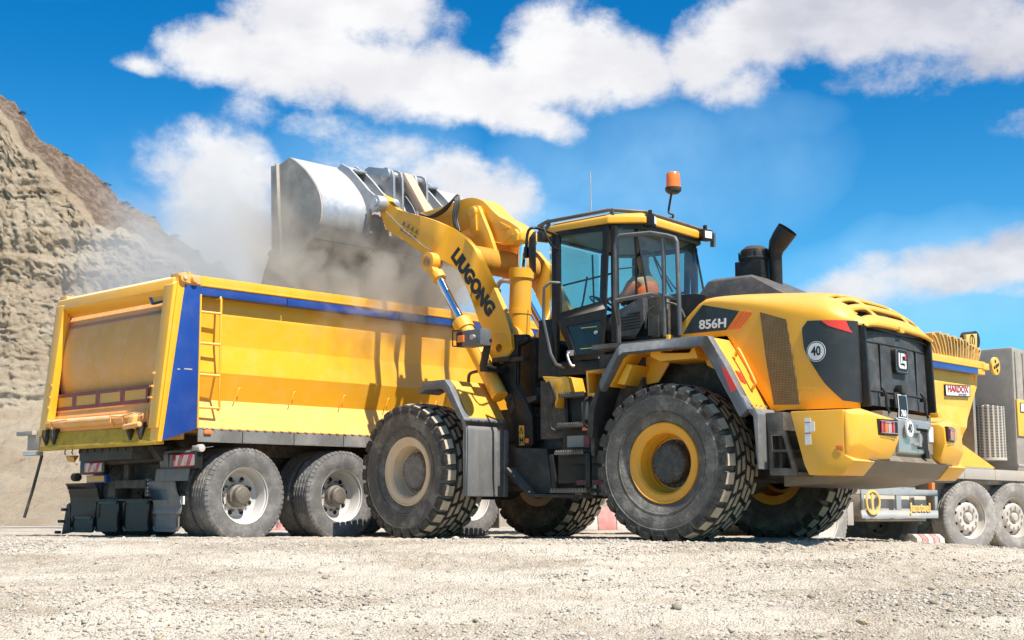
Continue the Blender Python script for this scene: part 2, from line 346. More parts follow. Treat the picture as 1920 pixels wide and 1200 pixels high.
def link(name, me, parent=None, M=None):
    o = bpy.data.objects.new(name, me); COL.objects.link(o)
    if parent is not None: o.parent = parent
    if M is not None: o.matrix_local = M
    return o
def clusters(g, margin=0.008):
    """groups of faces that touch each other (by shared vertices or overlapping boxes)"""
    par = list(range(len(g.v)))
    def find(a):
        while par[a] != a: par[a] = par[par[a]]; a = par[a]
        return a
    for f in g.f:
        r0 = find(f[0])
        for i in f[1:]:
            r1 = find(i)
            if r1 != r0: par[r1] = r0
    isl = {}
    for k, f in enumerate(g.f): isl.setdefault(find(f[0]), []).append(k)
    isl = list(isl.values())
    if len(isl) < 2 or len(isl) > 400: return [list(range(len(g.f)))] if len(isl) < 2 else isl
    bb = []
    for fs in isl:
        P = np.array([g.v[i] for k in fs for i in g.f[k]]); bb.append((P.min(0) - margin, P.max(0) + margin))
    lab = list(range(len(isl)))
    for i in range(len(isl)):
        for j in range(i):
            if lab[i] != lab[j] and (bb[i][0] <= bb[j][1]).all() and (bb[j][0] <= bb[i][1]).all():
                a, b = lab[i], lab[j]; lab = [b if q == a else q for q in lab]
    out = {}
    for i, q in enumerate(lab): out.setdefault(q, []).extend(isl[i])
    return list(out.values())
def part(name, g, mats, parent, M=None, bevel=0, angle=38, weld=False, label=None, split=True):
    """one mesh object; pieces that do not touch each other become objects of their own with the same name"""
    cl = clusters(g) if split else [0]
    first = None
    if 1 < len(cl) <= 24:
        for fs in cl:
            q = G(); ids = {}
            for k in fs:
                q.f.append(tuple(ids.setdefault(i, len(ids)) for i in g.f[k])); q.m.append(g.m[k])
            inv = sorted(ids, key=ids.get); q.v = [g.v[i] for i in inv]
            o = link(name, q.mesh(name, mats, bevel, angle, weld), parent, M)
            if label: o['label'] = label
            first = first or o
        return first
    o = link(name, g.mesh(name, mats, bevel, angle, weld), parent, M)
    if label: o['label'] = label
    if len(cl) > 24: o['kind'] = 'stuff'
    return o
def thing(name, label, cat, loc=(0, 0, 0), rot=None, group=None, scale=1.0):
    o = bpy.data.objects.new(name, None); COL.objects.link(o); o.empty_display_size = 0.3
    M = Matrix.Translation(loc) @ (rot if rot is not None else Matrix.Identity(4)) @ Matrix.Scale(scale, 4)
    o.matrix_world = M; o['label'] = label; o['category'] = cat
    if group: o['group'] = group
    return o
def tag(o, label=None, cat=None, group=None, kind=None):
    if label: o['label'] = label
    if cat: o['category'] = cat
    if group: o['group'] = group
    if kind: o['kind'] = kind
    return o
def RZ(a): return Matrix.Rotation(a, 4, 'Z')
def frame3(o, r, u):
    """matrix whose X axis is r (text direction), Y axis is u (text up), origin o"""
    r = Vector(r).normalized(); u = Vector(u).normalized(); n = r.cross(u)
    M = Matrix.Identity(4)
    for i in range(3): M[i][0] = r[i]; M[i][1] = u[i]; M[i][2] = n[i]; M[i][3] = o[i]
    return M
def text(name, s, size, m, M, parent, base=None, bold=0.0, ext=0.002, sx=1.0, shear=0.0, space=1.0):
    c = bpy.data.curves.new(name, 'FONT'); c.body = s; c.size = size; c.align_x = 'CENTER'; c.align_y = 'CENTER'
    c.extrude = ext; c.offset = bold; c.shear = shear; c.space_character = space; c.resolution_u = 3
    o = bpy.data.objects.new(name, c); COL.objects.link(o)
    dg = bpy.context.evaluated_depsgraph_get(); me = bpy.data.meshes.new_from_object(o.evaluated_get(dg)); bpy.data.objects.remove(o)
    me.materials.clear(); me.materials.append(m); me.name = name
    S = Matrix.Diagonal((sx, 1, 1, 1)); me.transform(M @ S)
    return link(name, me, parent, base)

# numpy noise ------------------------------------------------------------------
def hash2(ix, iy, seed):
    h = (ix.astype(np.int64) * 374761393 + iy.astype(np.int64) * 668265263 + seed * 1442695041) & 0xffffffff
    h = ((h ^ (h >> 13)) * 1274126177) & 0xffffffff
    return ((h ^ (h >> 16)) & 0xffff) / 65535.0
def vnoise(x, y, seed=0):
    ix = np.floor(x); iy = np.floor(y); fx = x - ix; fy = y - iy; fx = fx * fx * (3 - 2 * fx); fy = fy * fy * (3 - 2 * fy)
    a = hash2(ix, iy, seed); b = hash2(ix + 1, iy, seed); c = hash2(ix, iy + 1, seed); d = hash2(ix + 1, iy + 1, seed)
    return (a + (b - a) * fx) * (1 - fy) + (c + (d - c) * fx) * fy - 0.5
def fbm(x, y, o=4, seed=0, gain=0.5):
    s = 0; a = 1.0
    for i in range(o): s = s + a * vnoise(x * 2 ** i + 17.3 * i, y * 2 ** i - 9.1 * i, seed + i); a *= gain
    return s
def sstep(x, a, b):
    t = np.clip((x - a) / (b - a), 0, 1); return t * t * (3 - 2 * t)
def grid_mesh(name, X, Y, Z, m, flip=False):
    ny, nx = X.shape; v = np.stack([X, Y, Z], -1).reshape(-1, 3)
    i = np.arange(ny * nx).reshape(ny, nx); q = np.stack([i[:-1, :-1], i[:-1, 1:], i[1:, 1:], i[1:, :-1]], -1).reshape(-1, 4)
    if flip: q = q[:, ::-1]
    me = bpy.data.meshes.new(name); me.vertices.add(len(v)); me.vertices.foreach_set('co', v.astype(np.float32).ravel())
    me.loops.add(q.size); me.loops.foreach_set('vertex_index', q.astype(np.int32).ravel()); me.polygons.add(len(q))
    me.polygons.foreach_set('loop_start', np.arange(0, q.size, 4, dtype=np.int32)); me.polygons.foreach_set('loop_total', np.full(len(q), 4, np.int32))
    me.update(calc_edges=True); me.validate(); me.polygons.foreach_set('use_smooth', [True] * len(q)); me.materials.append(m)
    o = link(name, me); return o

# ------------------------------------------------------------------ ground
def ground_z(x, y):
    z = -0.145 * np.clip(12.4 - y, 0, 10) * sstep(12.9 - y, 0.0, 1.0)
    z = z - 0.26 * sstep(x, 3.4, 7.2) * sstep(y, 11.5, 15)
    z = z - 0.10 * sstep(x, 3.0, 6.5) * sstep(y, 10.0, 12.5) * (1 - sstep(y, 12.5, 15))
    z = z - 0.35 * sstep(y, 34, 60)
    return z
def ground_full(x, y):
    near = 1 - sstep(y, 16, 40); z = ground_z(x, y)
    z = z + 0.035 * fbm(x * 0.5, y * 0.9, 3, 5) * sstep(np.abs(12.4 - y), 0.2, 1.2)
    rut = 1 - sstep(y, 12.2, 13.0)
    for (c0, k_) in ((10.05, .10), (10.75, .10), (9.25, -.06), (11.55, .02)):     # tyre tracks
        d = y - c0 - k_ * x - .12 * np.sin(x * .6); tr = np.exp(-(d / .13) ** 4); z = z - rut * tr * (.018 + .010 * (np.sin((x + np.abs(d) * 1.5) * 42) > .1)) + rut * .012 * np.exp(-((np.abs(d) - .19) / .05) ** 2)
    z = z + 0.010 * fbm(x * 5, y * 5, 3, 91) * (1 - sstep(y, 15, 20))
    z = z + rut * (0.045 * fbm(x * 1.3 + y * .3, y * 2.2, 4, 11) + 0.02 * fbm(x * 6, y * 8, 3, 21))
    z = z + near * (0.010 * fbm(x * 16, y * 16, 2, 31) + 0.012 * np.maximum(0, vnoise(x * 30, y * 30, 41) - 0.12) * 2)
    return z
def make_ground():
    ys = list(np.linspace(-80, 5, 26)) + list(np.linspace(5.2, 8.0, 24)) + list(np.arange(8.02, 13.6, 0.0165))
    y = ys[-1]; st = 0.025
    while y < 420: y += st; st *= 1.045; ys.append(y)
    ys = np.array(ys); t = np.linspace(-1, 1, 900); t = t * (0.55 + 0.45 * np.abs(t) ** 3) / 1.0
    W = np.where(ys > 6, ys * 0.95, 6 + (6 - ys) * 1.2)
    X = t[None, :] * W[:, None]; Y = np.repeat(ys[:, None], len(t), 1)
    Z = ground_full(X, Y)
    m = bpy.data.materials.new('quarry_gravel'); m.use_nodes = True; n = NT(m.node_tree); b = n.n['Principled BSDF']
    co = n.add('ShaderNodeTexCoord').outputs['Object']
    big = n.ramp(n.noise(n.mapping(co, (0.45, 1.3, 1)), 1.1, 7, 0.65), 0.38, 0.62)
    c = n.mix(big, (0.37, 0.295, 0.21, 1), (0.61, 0.525, 0.415, 1))
    med = n.ramp(n.noise(co, 7, 6, 0.7), 0.42, 0.62)
    c = n.mix(n.math('MULTIPLY', med, 0.5), c, (0.60, 0.53, 0.43, 1))
    dk = n.ramp(n.noise(n.mapping(co, (1, 1.6, 1)), 30, 6, 0.8), 0.555, 0.63)
    c = n.mix(n.math('MULTIPLY', dk, n.ramp(n.noise(n.mapping(co, (1, 2, 1)), 1.3, 4), .35, .65, .35, 1.0)), c, (0.17, 0.135, 0.095, 1))
    vo = n.add('ShaderNodeTexVoronoi'); n.put(vo.inputs['Vector'], co); vo.inputs['Scale'].default_value = 55
    c = n.mix(n.math('MULTIPLY', n.ramp(vo.outputs['Color'], 0.2, 0.9), 0.28), c, (0.66, 0.60, 0.51, 1))
    n.put(b.inputs['Base Color'], c); b.inputs['Roughness'].default_value = 0.95; b.inputs['Specular IOR Level'].default_value = 0.15
    h = n.math('ADD', n.math('MULTIPLY', n.noise(co, 60, 6, 0.7), 0.7), n.math('MULTIPLY', vo.outputs['Distance'], -0.8))
    n.put(b.inputs['Normal'], n.bump(h, 0.8, 0.03))
    o = grid_mesh('ground', X, Y, Z, m); o['kind'] = 'structure'; return m
GRAV = make_ground()

def rock_mat(name, a, b_, s=3):
    m = bpy.data.materials.new(name); m.use_nodes = True; n = NT(m.node_tree); b = n.n['Principled BSDF']
    oi = n.add('ShaderNodeNewGeometry'); co = n.add('ShaderNodeTexCoord').outputs['Object']
    f = n.math('ADD', n.math('MULTIPLY', oi.outputs['Random Per Island'], 0.7), n.math('MULTIPLY', n.noise(co, s, 4), 0.3))
    n.put(b.inputs['Base Color'], n.mix(f, a, b_)); b.inputs['Roughness'].default_value = 0.95
    n.put(b.inputs['Normal'], n.bump(n.noise(co, 90, 4), 0.4, 0.005)); return m
STONE = rock_mat('loose_stone', (0.20, 0.16, 0.115, 1), (0.64, 0.57, 0.48, 1))
STONEB = rock_mat('brown_stone', (0.26, 0.19, 0.09, 1), (0.42, 0.33, 0.2, 1))
def stones():
    rng = np.random.default_rng(3)
    def scatter(name, n, ylo, yhi, smin, smax, m, label, dens=None):
        ico = bmesh.new(); bmesh.ops.create_icosphere(ico, subdivisions=1, radius=1); base = np.array([v_.co[:] for v_ in ico.verts]); fc = np.array([[v_.index for v_ in f.verts] for f in ico.faces]); ico.free()
        y = ylo + (yhi - ylo) * rng.random(n * 3) ** 0.8; x = (rng.random(n * 3) * 2 - 1) * (y * 0.42 + 0.6)
        keep = rng.random(n * 3) < (dens(x, y) if dens else 1); x = x[keep][:n]; y = y[keep][:n]; n = len(x)
        s = smin * (smax / smin) ** (rng.random(n) ** 2.6)
        z = ground_full(x, y)
        sc3 = s[:, None] * (0.7 + 0.6 * rng.random((n, 3))) * np.array([1, 1, .62])
        jit = 1 + 0.28 * (rng.random((n, len(base), 1)) - .5) * 2
        P = base[None] * jit * sc3[:, None, :]
        a = rng.random(n) * 6.28; c, s_ = np.cos(a)[:, None], np.sin(a)[:, None]
        Q = np.stack([P[..., 0] * c - P[..., 1] * s_ + x[:, None], P[..., 0] * s_ + P[..., 1] * c + y[:, None], P[..., 2] + (z + s * 0.15)[:, None]], -1)
        V = Q.reshape(-1, 3); F = (fc[None] + (np.arange(n) * len(base))[:, None, None]).reshape(-1, 3)
        me = bpy.data.meshes.new(name); me.vertices.add(len(V)); me.vertices.foreach_set('co', V.astype(np.float32).ravel())
        me.loops.add(F.size); me.loops.foreach_set('vertex_index', F.astype(np.int32).ravel()); me.polygons.add(len(F))
        me.polygons.foreach_set('loop_start', np.arange(0, F.size, 3, dtype=np.int32)); me.polygons.foreach_set('loop_total', np.full(len(F), 3, np.int32))
        me.update(calc_edges=True); me.materials.append(m); o = link(name, me); tag(o, label, 'gravel', kind='stuff')
    def dn(x, y): return np.clip(0.25 + 1.6 * fbm(x * 0.9, y * 1.4, 3, 77) + 0.25 * (x > 0) * (y < 10.5), 0.04, 1)
    scatter('gravel', 52000, 7.8, 14.5, 0.004, 0.018, STONE, 'pale crushed limestone gravel scattered over the quarry floor', dn)
    scatter('loose_stones', 700, 7.9, 15.5, 0.014, 0.036, STONE, 'larger pale loose stones lying on the quarry floor', dn)
stones()
rng2 = random.Random(5)
def big_stone(x, y, s, m, label):
    bm = bmesh.new(); bmesh.ops.create_icosphere(bm, subdivisions=2, radius=1)
    for v_ in bm.verts:
        k = 1 + 0.35 * (rng2.random() - .5); v_.co = Vector((v_.co.x * s * 1.35 * k, v_.co.y * s * k, v_.co.z * s * .75 * k))
    me = bpy.data.meshes.new('stone'); bm.to_mesh(me); bm.free(); me.materials.append(m)
    o = link('stone', me); o.location = (x, y, float(ground_full(np.array([x]), np.array([y]))[0]) + s * .35); o.rotation_euler = (0, 0, rng2.random() * 6)
    tag(o, label, 'stone', 'single stones along the near edge of the ground')
for (x, y, s, m, lab) in [(-2.93, 8.66, .030, STONEB, 'brown stone nearest the lower left corner of the ground'), (-2.84, 8.75, .038, STONE, 'pale grey stone beside the brown stone at lower left'),
    (-2.14, 8.62, .022, STONEB, 'ochre stone left of centre at the bottom edge of the ground'), (-1.58, 8.95, .018, STONEB, 'small ochre stone a step left of the centre'), (-0.02, 8.66, .026, STONEB, 'ochre stone at the bottom edge below the front wheel'),
    (2.3, 9.3, .034, STONEB, 'dark brown stone at lower right of the ground'), (0.55, 10.6, .02, STONE, 'small pale stone below the steps of the loader'), (-1.75, 8.64, .02, STONEB, 'small brown stone beside the ochre stones at the bottom edge')]:
    big_stone(x, y, s, m, lab)

# ------------------------------------------------------------------ cliff
def make_cliff():
    nx, nz = 620, 330
    u = np.linspace(-62, 12, nx); prof = [(-75, 35), (-50, 32.5), (-40, 30.5), (-34, 28.8), (-31.75, 27.4), (-31.1, 26.2), (-29.7, 24.6), (-28.4, 23.9), (-27.5, 23.2), (-25.8, 21.8), (-23.8, 20.3), (-21.8, 18.9), (-20.8, 18.2), (-18.5, 16.6), (-15.2, 14.4), (-9, 10.5), (-3, 7), (5, 3.4), (14, 1.5)]
    H = np.interp(u, [p[0] for p in prof], [p[1] for p in prof]) + 0.55 * fbm(u * 0.9, u * 0, 4, 3)
    t = np.linspace(0, 1, nz)
    U = np.repeat(u[None], nz, 0); Zh = t[:, None] * H[None, :] * 1.0
    # face: talus below 9 m slopes out, cut face above stands steep, brown top slope lies back
    cut = H - np.interp(u, [-62, -34, -31, -27, -23, -18, -10, 14], [.7, .7, 1.2, 2.6, 2.3, 1.8, 1.2, .8]) + .9 * fbm(u * .35, u * 0, 4, 66)
    zt = 7.5 + 1.2 * fbm(U * .12, Zh * 0, 3, 9)
    Yb = 62 + 2.1 * np.minimum(Zh, zt) + 0.32 * np.clip(Zh - zt, 0, None)
    over = np.clip(Zh - cut[None, :], 0, None); Yb = Yb + over * 1.5
    D = 1.1 * fbm(U * .10, Zh * .10, 3, 13) + 0.50 * np.abs(fbm(U * .42 + .15 * Zh, Zh * .09, 5, 23, .62)) + 0.30 * np.abs(fbm(U * 1.3 - .2 * Zh, Zh * .55, 5, 33, .7)) + .26 * np.abs(fbm(U * 3.4, Zh * 2.6, 4, 36, .75))
    strata = 0.42 * np.abs(vnoise(U * .06 + .3 * vnoise(U * .2, Zh * .2, 8), Zh * .9, 43)) + 0.20 * np.abs(vnoise(U * .2, Zh * 3.1, 44)) + 0.12 * fbm(U * 2.5, Zh * 3.2, 3, 53)
    k = sstep(Zh, 0.0, 3.0); low = sstep(Zh, 6.5, 11)
    Yb = Yb + (D * (0.45 + .55 * low) + strata * (1.3 + .3 * low) + (1 - low) * .35 * np.abs(fbm(U * 1.6, Zh * 2.2, 4, 71, .65))) * k
    Zh = Zh + 0.25 * fbm(U * 1.3, Zh * 1.3, 3, 63) * k - 0.8
    m = bpy.data.materials.new('quarry_rock'); m.use_nodes = True; n = NT(m.node_tree); b = n.n['Principled BSDF']
    co = n.add('ShaderNodeTexCoord').outputs['Object']
    at = n.add('ShaderNodeAttribute', attribute_name='overburden').outputs['Fac']
    c = n.mix(n.ramp(n.noise(n.mapping(co, (.25, .25, .6)), 1.0, 7, 0.62), 0.32, 0.68), (0.54, 0.40, 0.265, 1), (0.68, 0.55, 0.39, 1))
    c = n.mix(n.math('MULTIPLY', n.ramp(n.noise(co, 1.2, 8, 0.75), 0.50, 0.68), 0.7), c, (0.42, 0.36, 0.29, 1))
    c = n.mix(n.math('MULTIPLY', n.ramp(n.noise(n.mapping(co, (1, 1, 2.4)), 2.8, 6, 0.75), 0.58, 0.70), 0.35), c, (0.24, 0.185, 0.13, 1))
    br = n.mix(n.ramp(n.noise(co, 1.6, 7, 0.7), 0.4, 0.62), (0.22, 0.145, 0.10, 1), (0.40, 0.30, 0.22, 1))
    c = n.mix(n.ramp(n.math('ADD', at, n.math('MULTIPLY', n.math('SUBTRACT', n.noise(co, .8, 6), .5), 1.0)), 0.35, 0.7), c, br)
    n.put(b.inputs['Base Color'], c); b.inputs['Roughness'].default_value = 1.0; b.inputs['Specular IOR Level'].default_value = 0.1
    n.put(b.inputs['Normal'], n.bump(n.noise(n.mapping(co, (1.5, 1.5, 1.0)), 1.8, 12, 0.8), 1.0, 0.5))
    o = grid_mesh('cliff', U, Yb, Zh, m)
    a = o.data.attributes.new('overburden', 'FLOAT', 'POINT'); a.data.foreach_set('value', sstep(over, 0.05, 0.8).astype(np.float32).ravel())
    o['kind'] = 'structure'
    # back slope of the hill, so that the ridge has earth behind it
    t2 = np.linspace(0, 1, 14)[:, None]; U2 = np.repeat(u[None], 14, 0); Y2 = Yb[-1][None] + t2 * 60; Z2 = (Zh[-1][None]) * (1 - t2 * 0.6) - 0.3 * t2
    o2 = grid_mesh('hill', U2, Y2, Z2, m); a = o2.data.attributes.new('overburden', 'FLOAT', 'POINT'); a.data.foreach_set('value', np.ones(len(o2.data.vertices), np.float32)); o2['kind'] = 'structure'
    return u, Yb[-1], Zh[-1]
CU, CY, CZ = make_cliff()
SHRUB = mat('dry_shrub', (0.055, 0.05, 0.03), 0.95, var=0.3)
def bushes():
    rg = random.Random(11)
    for k, (px, s) in enumerate([(-31.0, .5), (-28.2, .35), (-26.1, .45), (-24.6, .62), (-23.9, .35), (-22.3, .3), (-20.6, .4), (-19.2, .35), (-17.9, .5)]):
        i = int(np.argmin(np.abs(CU - px))); g = G()
        for _ in range(150):
            a = rg.random() * 6.28; e = rg.random() * 1.5; s_ = s * .6; r = s_ * (.5 + .5 * rg.random())
            c = Vector((math.cos(a) * math.cos(e) * r * 1.4, math.sin(a) * math.cos(e) * r, math.sin(e) * r * .6)); d = Vector((rg.random() - .5, rg.random() - .5, rg.random() - .3)) * s_ * .4; q = Vector((rg.random() - .5, rg.random() - .5, rg.random() - .5)) * s_ * .3
            g.add([c, c + d, c + d + q, c + q], [(0, 1, 2, 3)])
        o = part('shrub', g, SHRUB, None, split=False); o.location = (px, CY[i] - .2, CZ[i] - .05)
        lab = ['shrub nearest the top of the cliff at the left edge', 'small dark shrub below the upper notch of the ridge', 'dark shrub high on the sloping brown ridge', 'largest dark shrub standing up from the middle of the ridge', 'small shrub just right of the largest one on the ridge',
               'tiny shrub on the ridge halfway down to the dust', 'low dark shrub on the lower ridge', 'small dark shrub on the lower ridge above the tipper', 'last dark shrub on the ridge before the dust plume'][k]
        tag(o, lab, 'shrub', 'dark shrubs along the cliff ridge')
bushes()

# ------------------------------------------------------------------ wheels
def loader_tyre_mesh():
    g = G(); Rr, hw = 0.752, 0.285
    prof = [(0.395, -0.215), (0.42, -0.245), (0.47, -0.262), (0.53, -0.285), (0.60, -0.298), (0.67, -0.298), (0.715, -0.285), (0.742, -0.25), (Rr, -0.2), (Rr + .006, 0)]
    prof = prof + [(r, -y) for r, y in reversed(prof[:-1])]
    g.lathe(prof, 96, m=0)
    N = 27; P = 2 * math.pi / N
    def block(t0, t1, y0, y1, r1, skew, sh=0.0, r0=0.735, m=1):
        # tapered lug with chamfered crown; t = angle, y = across, skew tilts it
        def pt(a, y, r): return (r * math.cos(a), y, r * math.sin(a))
        vs_ = []
        for (ins, r) in ((0.0, r0), (0.004, r1 - 0.012), (0.014, r1)):
            ai = ins / 0.78
            for (a, y, e) in ((t0 + ai, y0 + ins, 0), (t1 - ai, y0 + ins, 0), (t1 - ai, y1 - ins, 1), (t0 + ai, y1 - ins, 1)):
                vs_.append(pt(a + skew * e, y, r - sh * e))
        fs = []; g.add(vs_[8:], [(0, 1, 2, 3)], 2)
        for k in (0, 4):
            for i in range(4): j = (i + 1) % 4; fs.append((k + i, k + j, k + 4 + j, k + 4 + i))
        g.add(vs_, fs, m)
    for i in range(N):
        a = i * P
        for s in (1, -1):
            o = 0 if s == 1 else P * .5
            def B(t0, t1, y0, y1, r1, skew, sh=0.0, r0=0.735):
                if s == 1: block(a + o + t0, a + o + t1, y0, y1, r1, skew, sh, r0)
                else:
                    # mirrored across the tyre: same block with y negated, corners reordered
                    n0 = len(g.v); f0 = len(g.f); block(a + o + t0, a + o + t1, y0, y1, r1, skew, sh, r0)
                    for q in range(n0, len(g.v)): x, y, z = g.v[q]; g.v[q] = (x, -y, z)
                    for q in range(f0, len(g.f)): g.f[q] = tuple(reversed(g.f[q]))
            B(0.02 * P, 0.80 * P, 0.178, 0.304, 0.792, 0.01, 0.026, 0.70)
            B(0.30 * P, 1.18 * P, 0.092, 0.170, 0.797, 0.03, 0.0)
            B(0.08 * P, 0.96 * P, 0.004, 0.086, 0.798, 0.03, 0.0)
            # lug feet running down onto the sidewall
            c0 = a + o + 0.06 * P; c1 = a + o + 0.62 * P; ys = s
            pts = [(c0 + .02, .296, .768), (c1, .296, .768), (c1 - .01, .306, .71), (c0 + .03, .306, .71), (c0 + .02, .24, .74), (c1, .24, .74), (c1 - .01, .27, .70), (c0 + .03, .27, .70)]
            g.add([(r * math.cos(t), y * ys, r * math.sin(t)) for t, y, r in pts], [(0, 1, 2, 3) if s > 0 else (3, 2, 1, 0), (0, 4, 5, 1), (3, 2, 6, 7), (0, 3, 7, 4), (1, 5, 6, 2)], 1)
    # raised ring and lettering band on the sidewall
    for s in (1, -1):
        for r in (0.50, 0.655):
            g.lathe([(r - .008, s * (.283 + (r - .53) * .12 if r < .6 else .296)), (r, s * (.290 + (r - .53) * .12 if r < .6 else .304)), (r + .008, s * (.286 + (r - .53) * .12 if r < .6 else .296))], 72, m=0)
    return g
TYRE_ME = loader_tyre_mesh().mesh('tyre', [RUB, RUBT, RUBK], angle=34)
def loader_wheel(parent, base, x, side, rimm, hubm):
    """one wheel: rim (with drop centre), tyre, planetary hub and bolt ring; outer face towards +Y"""
    M = base @ Matrix.Translation((x, side * 1.075, 0.772)) @ (Matrix.Identity(4) if side > 0 else RZ(math.pi)) @ Matrix.Rotation(0.3 * x + (0.4 if side < 0 else 0), 4, 'Y')
    g = G(); g.lathe([(0.30, -0.20), (0.395, -0.215), (0.398, -0.20), (0.36, -0.18), (0.33, 0.0), (0.30, 0.12), (0.262, 0.06), (0.262, 0.03), (0.225, 0.03), (0.225, -.02), (0.262, -0.02)], 64)
    g.lathe([(0.398, 0.205), (0.405, 0.228), (0.398, 0.248), (0.388, 0.25), (0.378, 0.238), (0.345, 0.235), (0.318, 0.228), (0.298, 0.205), (0.285, 0.10), (0.262, 0.05)], 64)
    wh = part('wheel', g, rimm, parent, M, angle=30)
    ty = link('tyre', TYRE_ME, wh)
    h = G(); h.lathe([(0.24, 0.03), (0.24, 0.05), (0.205, 0.055), (0.20, 0.13), (0.188, 0.15), (0.15, 0.156), (0.10, 0.158), (0.0, 0.158)], 48)
    for i in range(20):
        a = 2 * math.pi * i / 20; h.cyl((.222 * math.cos(a), .04, .222 * math.sin(a)), (.222 * math.cos(a), .066, .222 * math.sin(a)), .012, n=6)
    for i in range(24):
        a = 2 * math.pi * i / 24; h.cyl((.176 * math.cos(a), .150, .176 * math.sin(a)), (.176 * math.cos(a), .163, .176 * math.sin(a)), .008, n=6)
    part('hub', h, hubm, wh, angle=30)
    return wh

def truck_tyre_mesh(Rt=0.53, hw=0.15, name='tyre', mats=None):
    g = G(); rr = [0.300, 0.315, 0.37, 0.43, 0.485, 0.505, Rt - .008]; yy = [-.105, -.125, -.146, -.150, -.143, -.136, -.126]
    prof = list(zip(rr, yy))
    for c in (-.078, -.027, .027, .078):
        prof += [(Rt, c - .015), (Rt - .014, c - .004), (Rt - .014, c + .004), (Rt, c + .015)]
    prof += [(r, -y) for r, y in reversed(list(zip(rr, yy)))]
    n = 144; K = len(prof)
    def jit(i, j): return 0.006 * (1 if (i // 2) % 2 else -1) if 7 <= j < K - 7 else 0
    g.lathe(prof, n, jit=jit, m=0)
    for i in range(56):                                     # shoulder lugs
        a = 2 * math.pi * i / 56
        for s in (1, -1):
            pts = []
            for (r, y) in ((Rt + .001, .100), (Rt - .004, .130), (Rt - .03, .146), (Rt - .05, .142), (Rt - .02, .1)):
                for da in (0.006, 0.074): pts.append((r * math.cos(a + da), s * y, r * math.sin(a + da)))
            fs = [(2 * k, 2 * k + 1, 2 * k + 3, 2 * k + 2) for k in range(3)] + [(0, 2, 4, 6, 8), (1, 9, 7, 5, 3)]
            if s < 0: fs = [tuple(reversed(f)) for f in fs]
            g.add(pts, fs, 0)
    return g.mesh(name, mats, angle=32)
TT_A = truck_tyre_mesh(mats=TRUB); TT_P = truck_tyre_mesh(mats=TRUBP)
def rim_mesh(style, m, dark, parts_mats):
    """style 'dish' = deep concave outer dual, 'bulge' = convex front wheel; outer face towards +Y"""
    g = G()
    if style == 'dish':
        g.lathe([(0.300, .12), (0.312, .128), (0.313, .112), (0.296, .104), (0.285, .095), (0.262, .03), (0.255, -.02), (0.225, -.045), (0.14, -.05), (0.125, -.035), (0.10, -.03)], 56)
        g.lathe([(0.300, -.12), (0.312, -.128), (0.29, -.10), (0.262, -.05), (0.255, -.02)], 40)
        return g.mesh('wheel', m, angle=30)
    g.lathe([(0.300, .12), (0.312, .128), (0.313, .112), (0.296, .104), (0.285, .06), (0.262, .02), (0.245, .03), (0.205, .085), (0.195, .092), (0.125, .095), (0.105, .085), (0.10, .05), (0, .05)], 56)
    g.lathe([(0.300, -.12), (0.312, -.128), (0.29, -.10), (0.262, -.05), (0.262, .02)], 40)
    return g.mesh('wheel', m, angle=30)
def hub_mesh(style, m):
    g = G()
    if style == 'dish':
        g.lathe([(0.13, -.04), (0.125, .02), (0.105, .035), (0.10, .085), (0.085, .10), (0.05, .104), (0, .104)], 32)
        for i in range(10):
            a = 2 * math.pi * i / 10; g.cyl((.168 * math.cos(a), -.05, .168 * math.sin(a)), (.168 * math.cos(a), -.012, .168 * math.sin(a)), .014, n=6)
    else:
        g.lathe([(0.075, .05), (0.07, .10), (0.05, .12), (0, .122)], 24)
        for i in range(10):
            a = 2 * math.pi * i / 10; g.cyl((.160 * math.cos(a), .092, .160 * math.sin(a)), (.160 * math.cos(a), .118, .160 * math.sin(a)), .017, n=8)
    return g.mesh('hub', m, angle=30)
def hole_mesh(style, m):
    g = G(); g.cyl((0, -.014, 0), (0, .004, 0), .026 if style == 'dish' else .024, n=14); return g.mesh('hand_hole', m, angle=30)  # solid disc, its dark colour painted as the shade of a hand hole
def hole_places(style):
    out = []
    for i in range(8 if style == 'dish' else 9):
        a = 2 * math.pi * (i + .5) / (8 if style == 'dish' else 9)
        if style == 'dish': out.append(Matrix.Translation((.195 * math.cos(a), -.044, .195 * math.sin(a))))
        else: out.append(Matrix.Translation((.232 * math.cos(a), .052, .232 * math.sin(a))) @ Vector((0, 1, 0)).rotation_difference(Vector((math.cos(a) * .8, .6, math.sin(a) * .8))).to_matrix().to_4x4())
    return out
VOID = mat('opening_shade', (0.008, 0.008, 0.008), 0.9)  # near-black colour stands in for the shade inside openings
WHEELS = {}
def truck_wheel(parent, x, y, side, style, mats, tyre_me, turn=0.0, zc=0.503, roll=0.0):
    key = (style, mats[0].name)
    if key not in WHEELS: WHEELS[key] = (rim_mesh(style, mats[0], mats[1], None), hub_mesh(style, mats[1]), hole_mesh(style, VOID))
    me = WHEELS[key]
    M = Matrix.Translation((x, y, zc)) @ RZ((0 if side > 0 else math.pi) + turn) @ Matrix.Rotation(roll, 4, 'Y')
    wh = link('wheel', me[0], parent, M); link('tyre', tyre_me, wh); link('hub', me[1], wh)
    if abs(y) > .9:
        for q in hole_places(style): link('hand_hole', me[2], wh, q)
    return wh

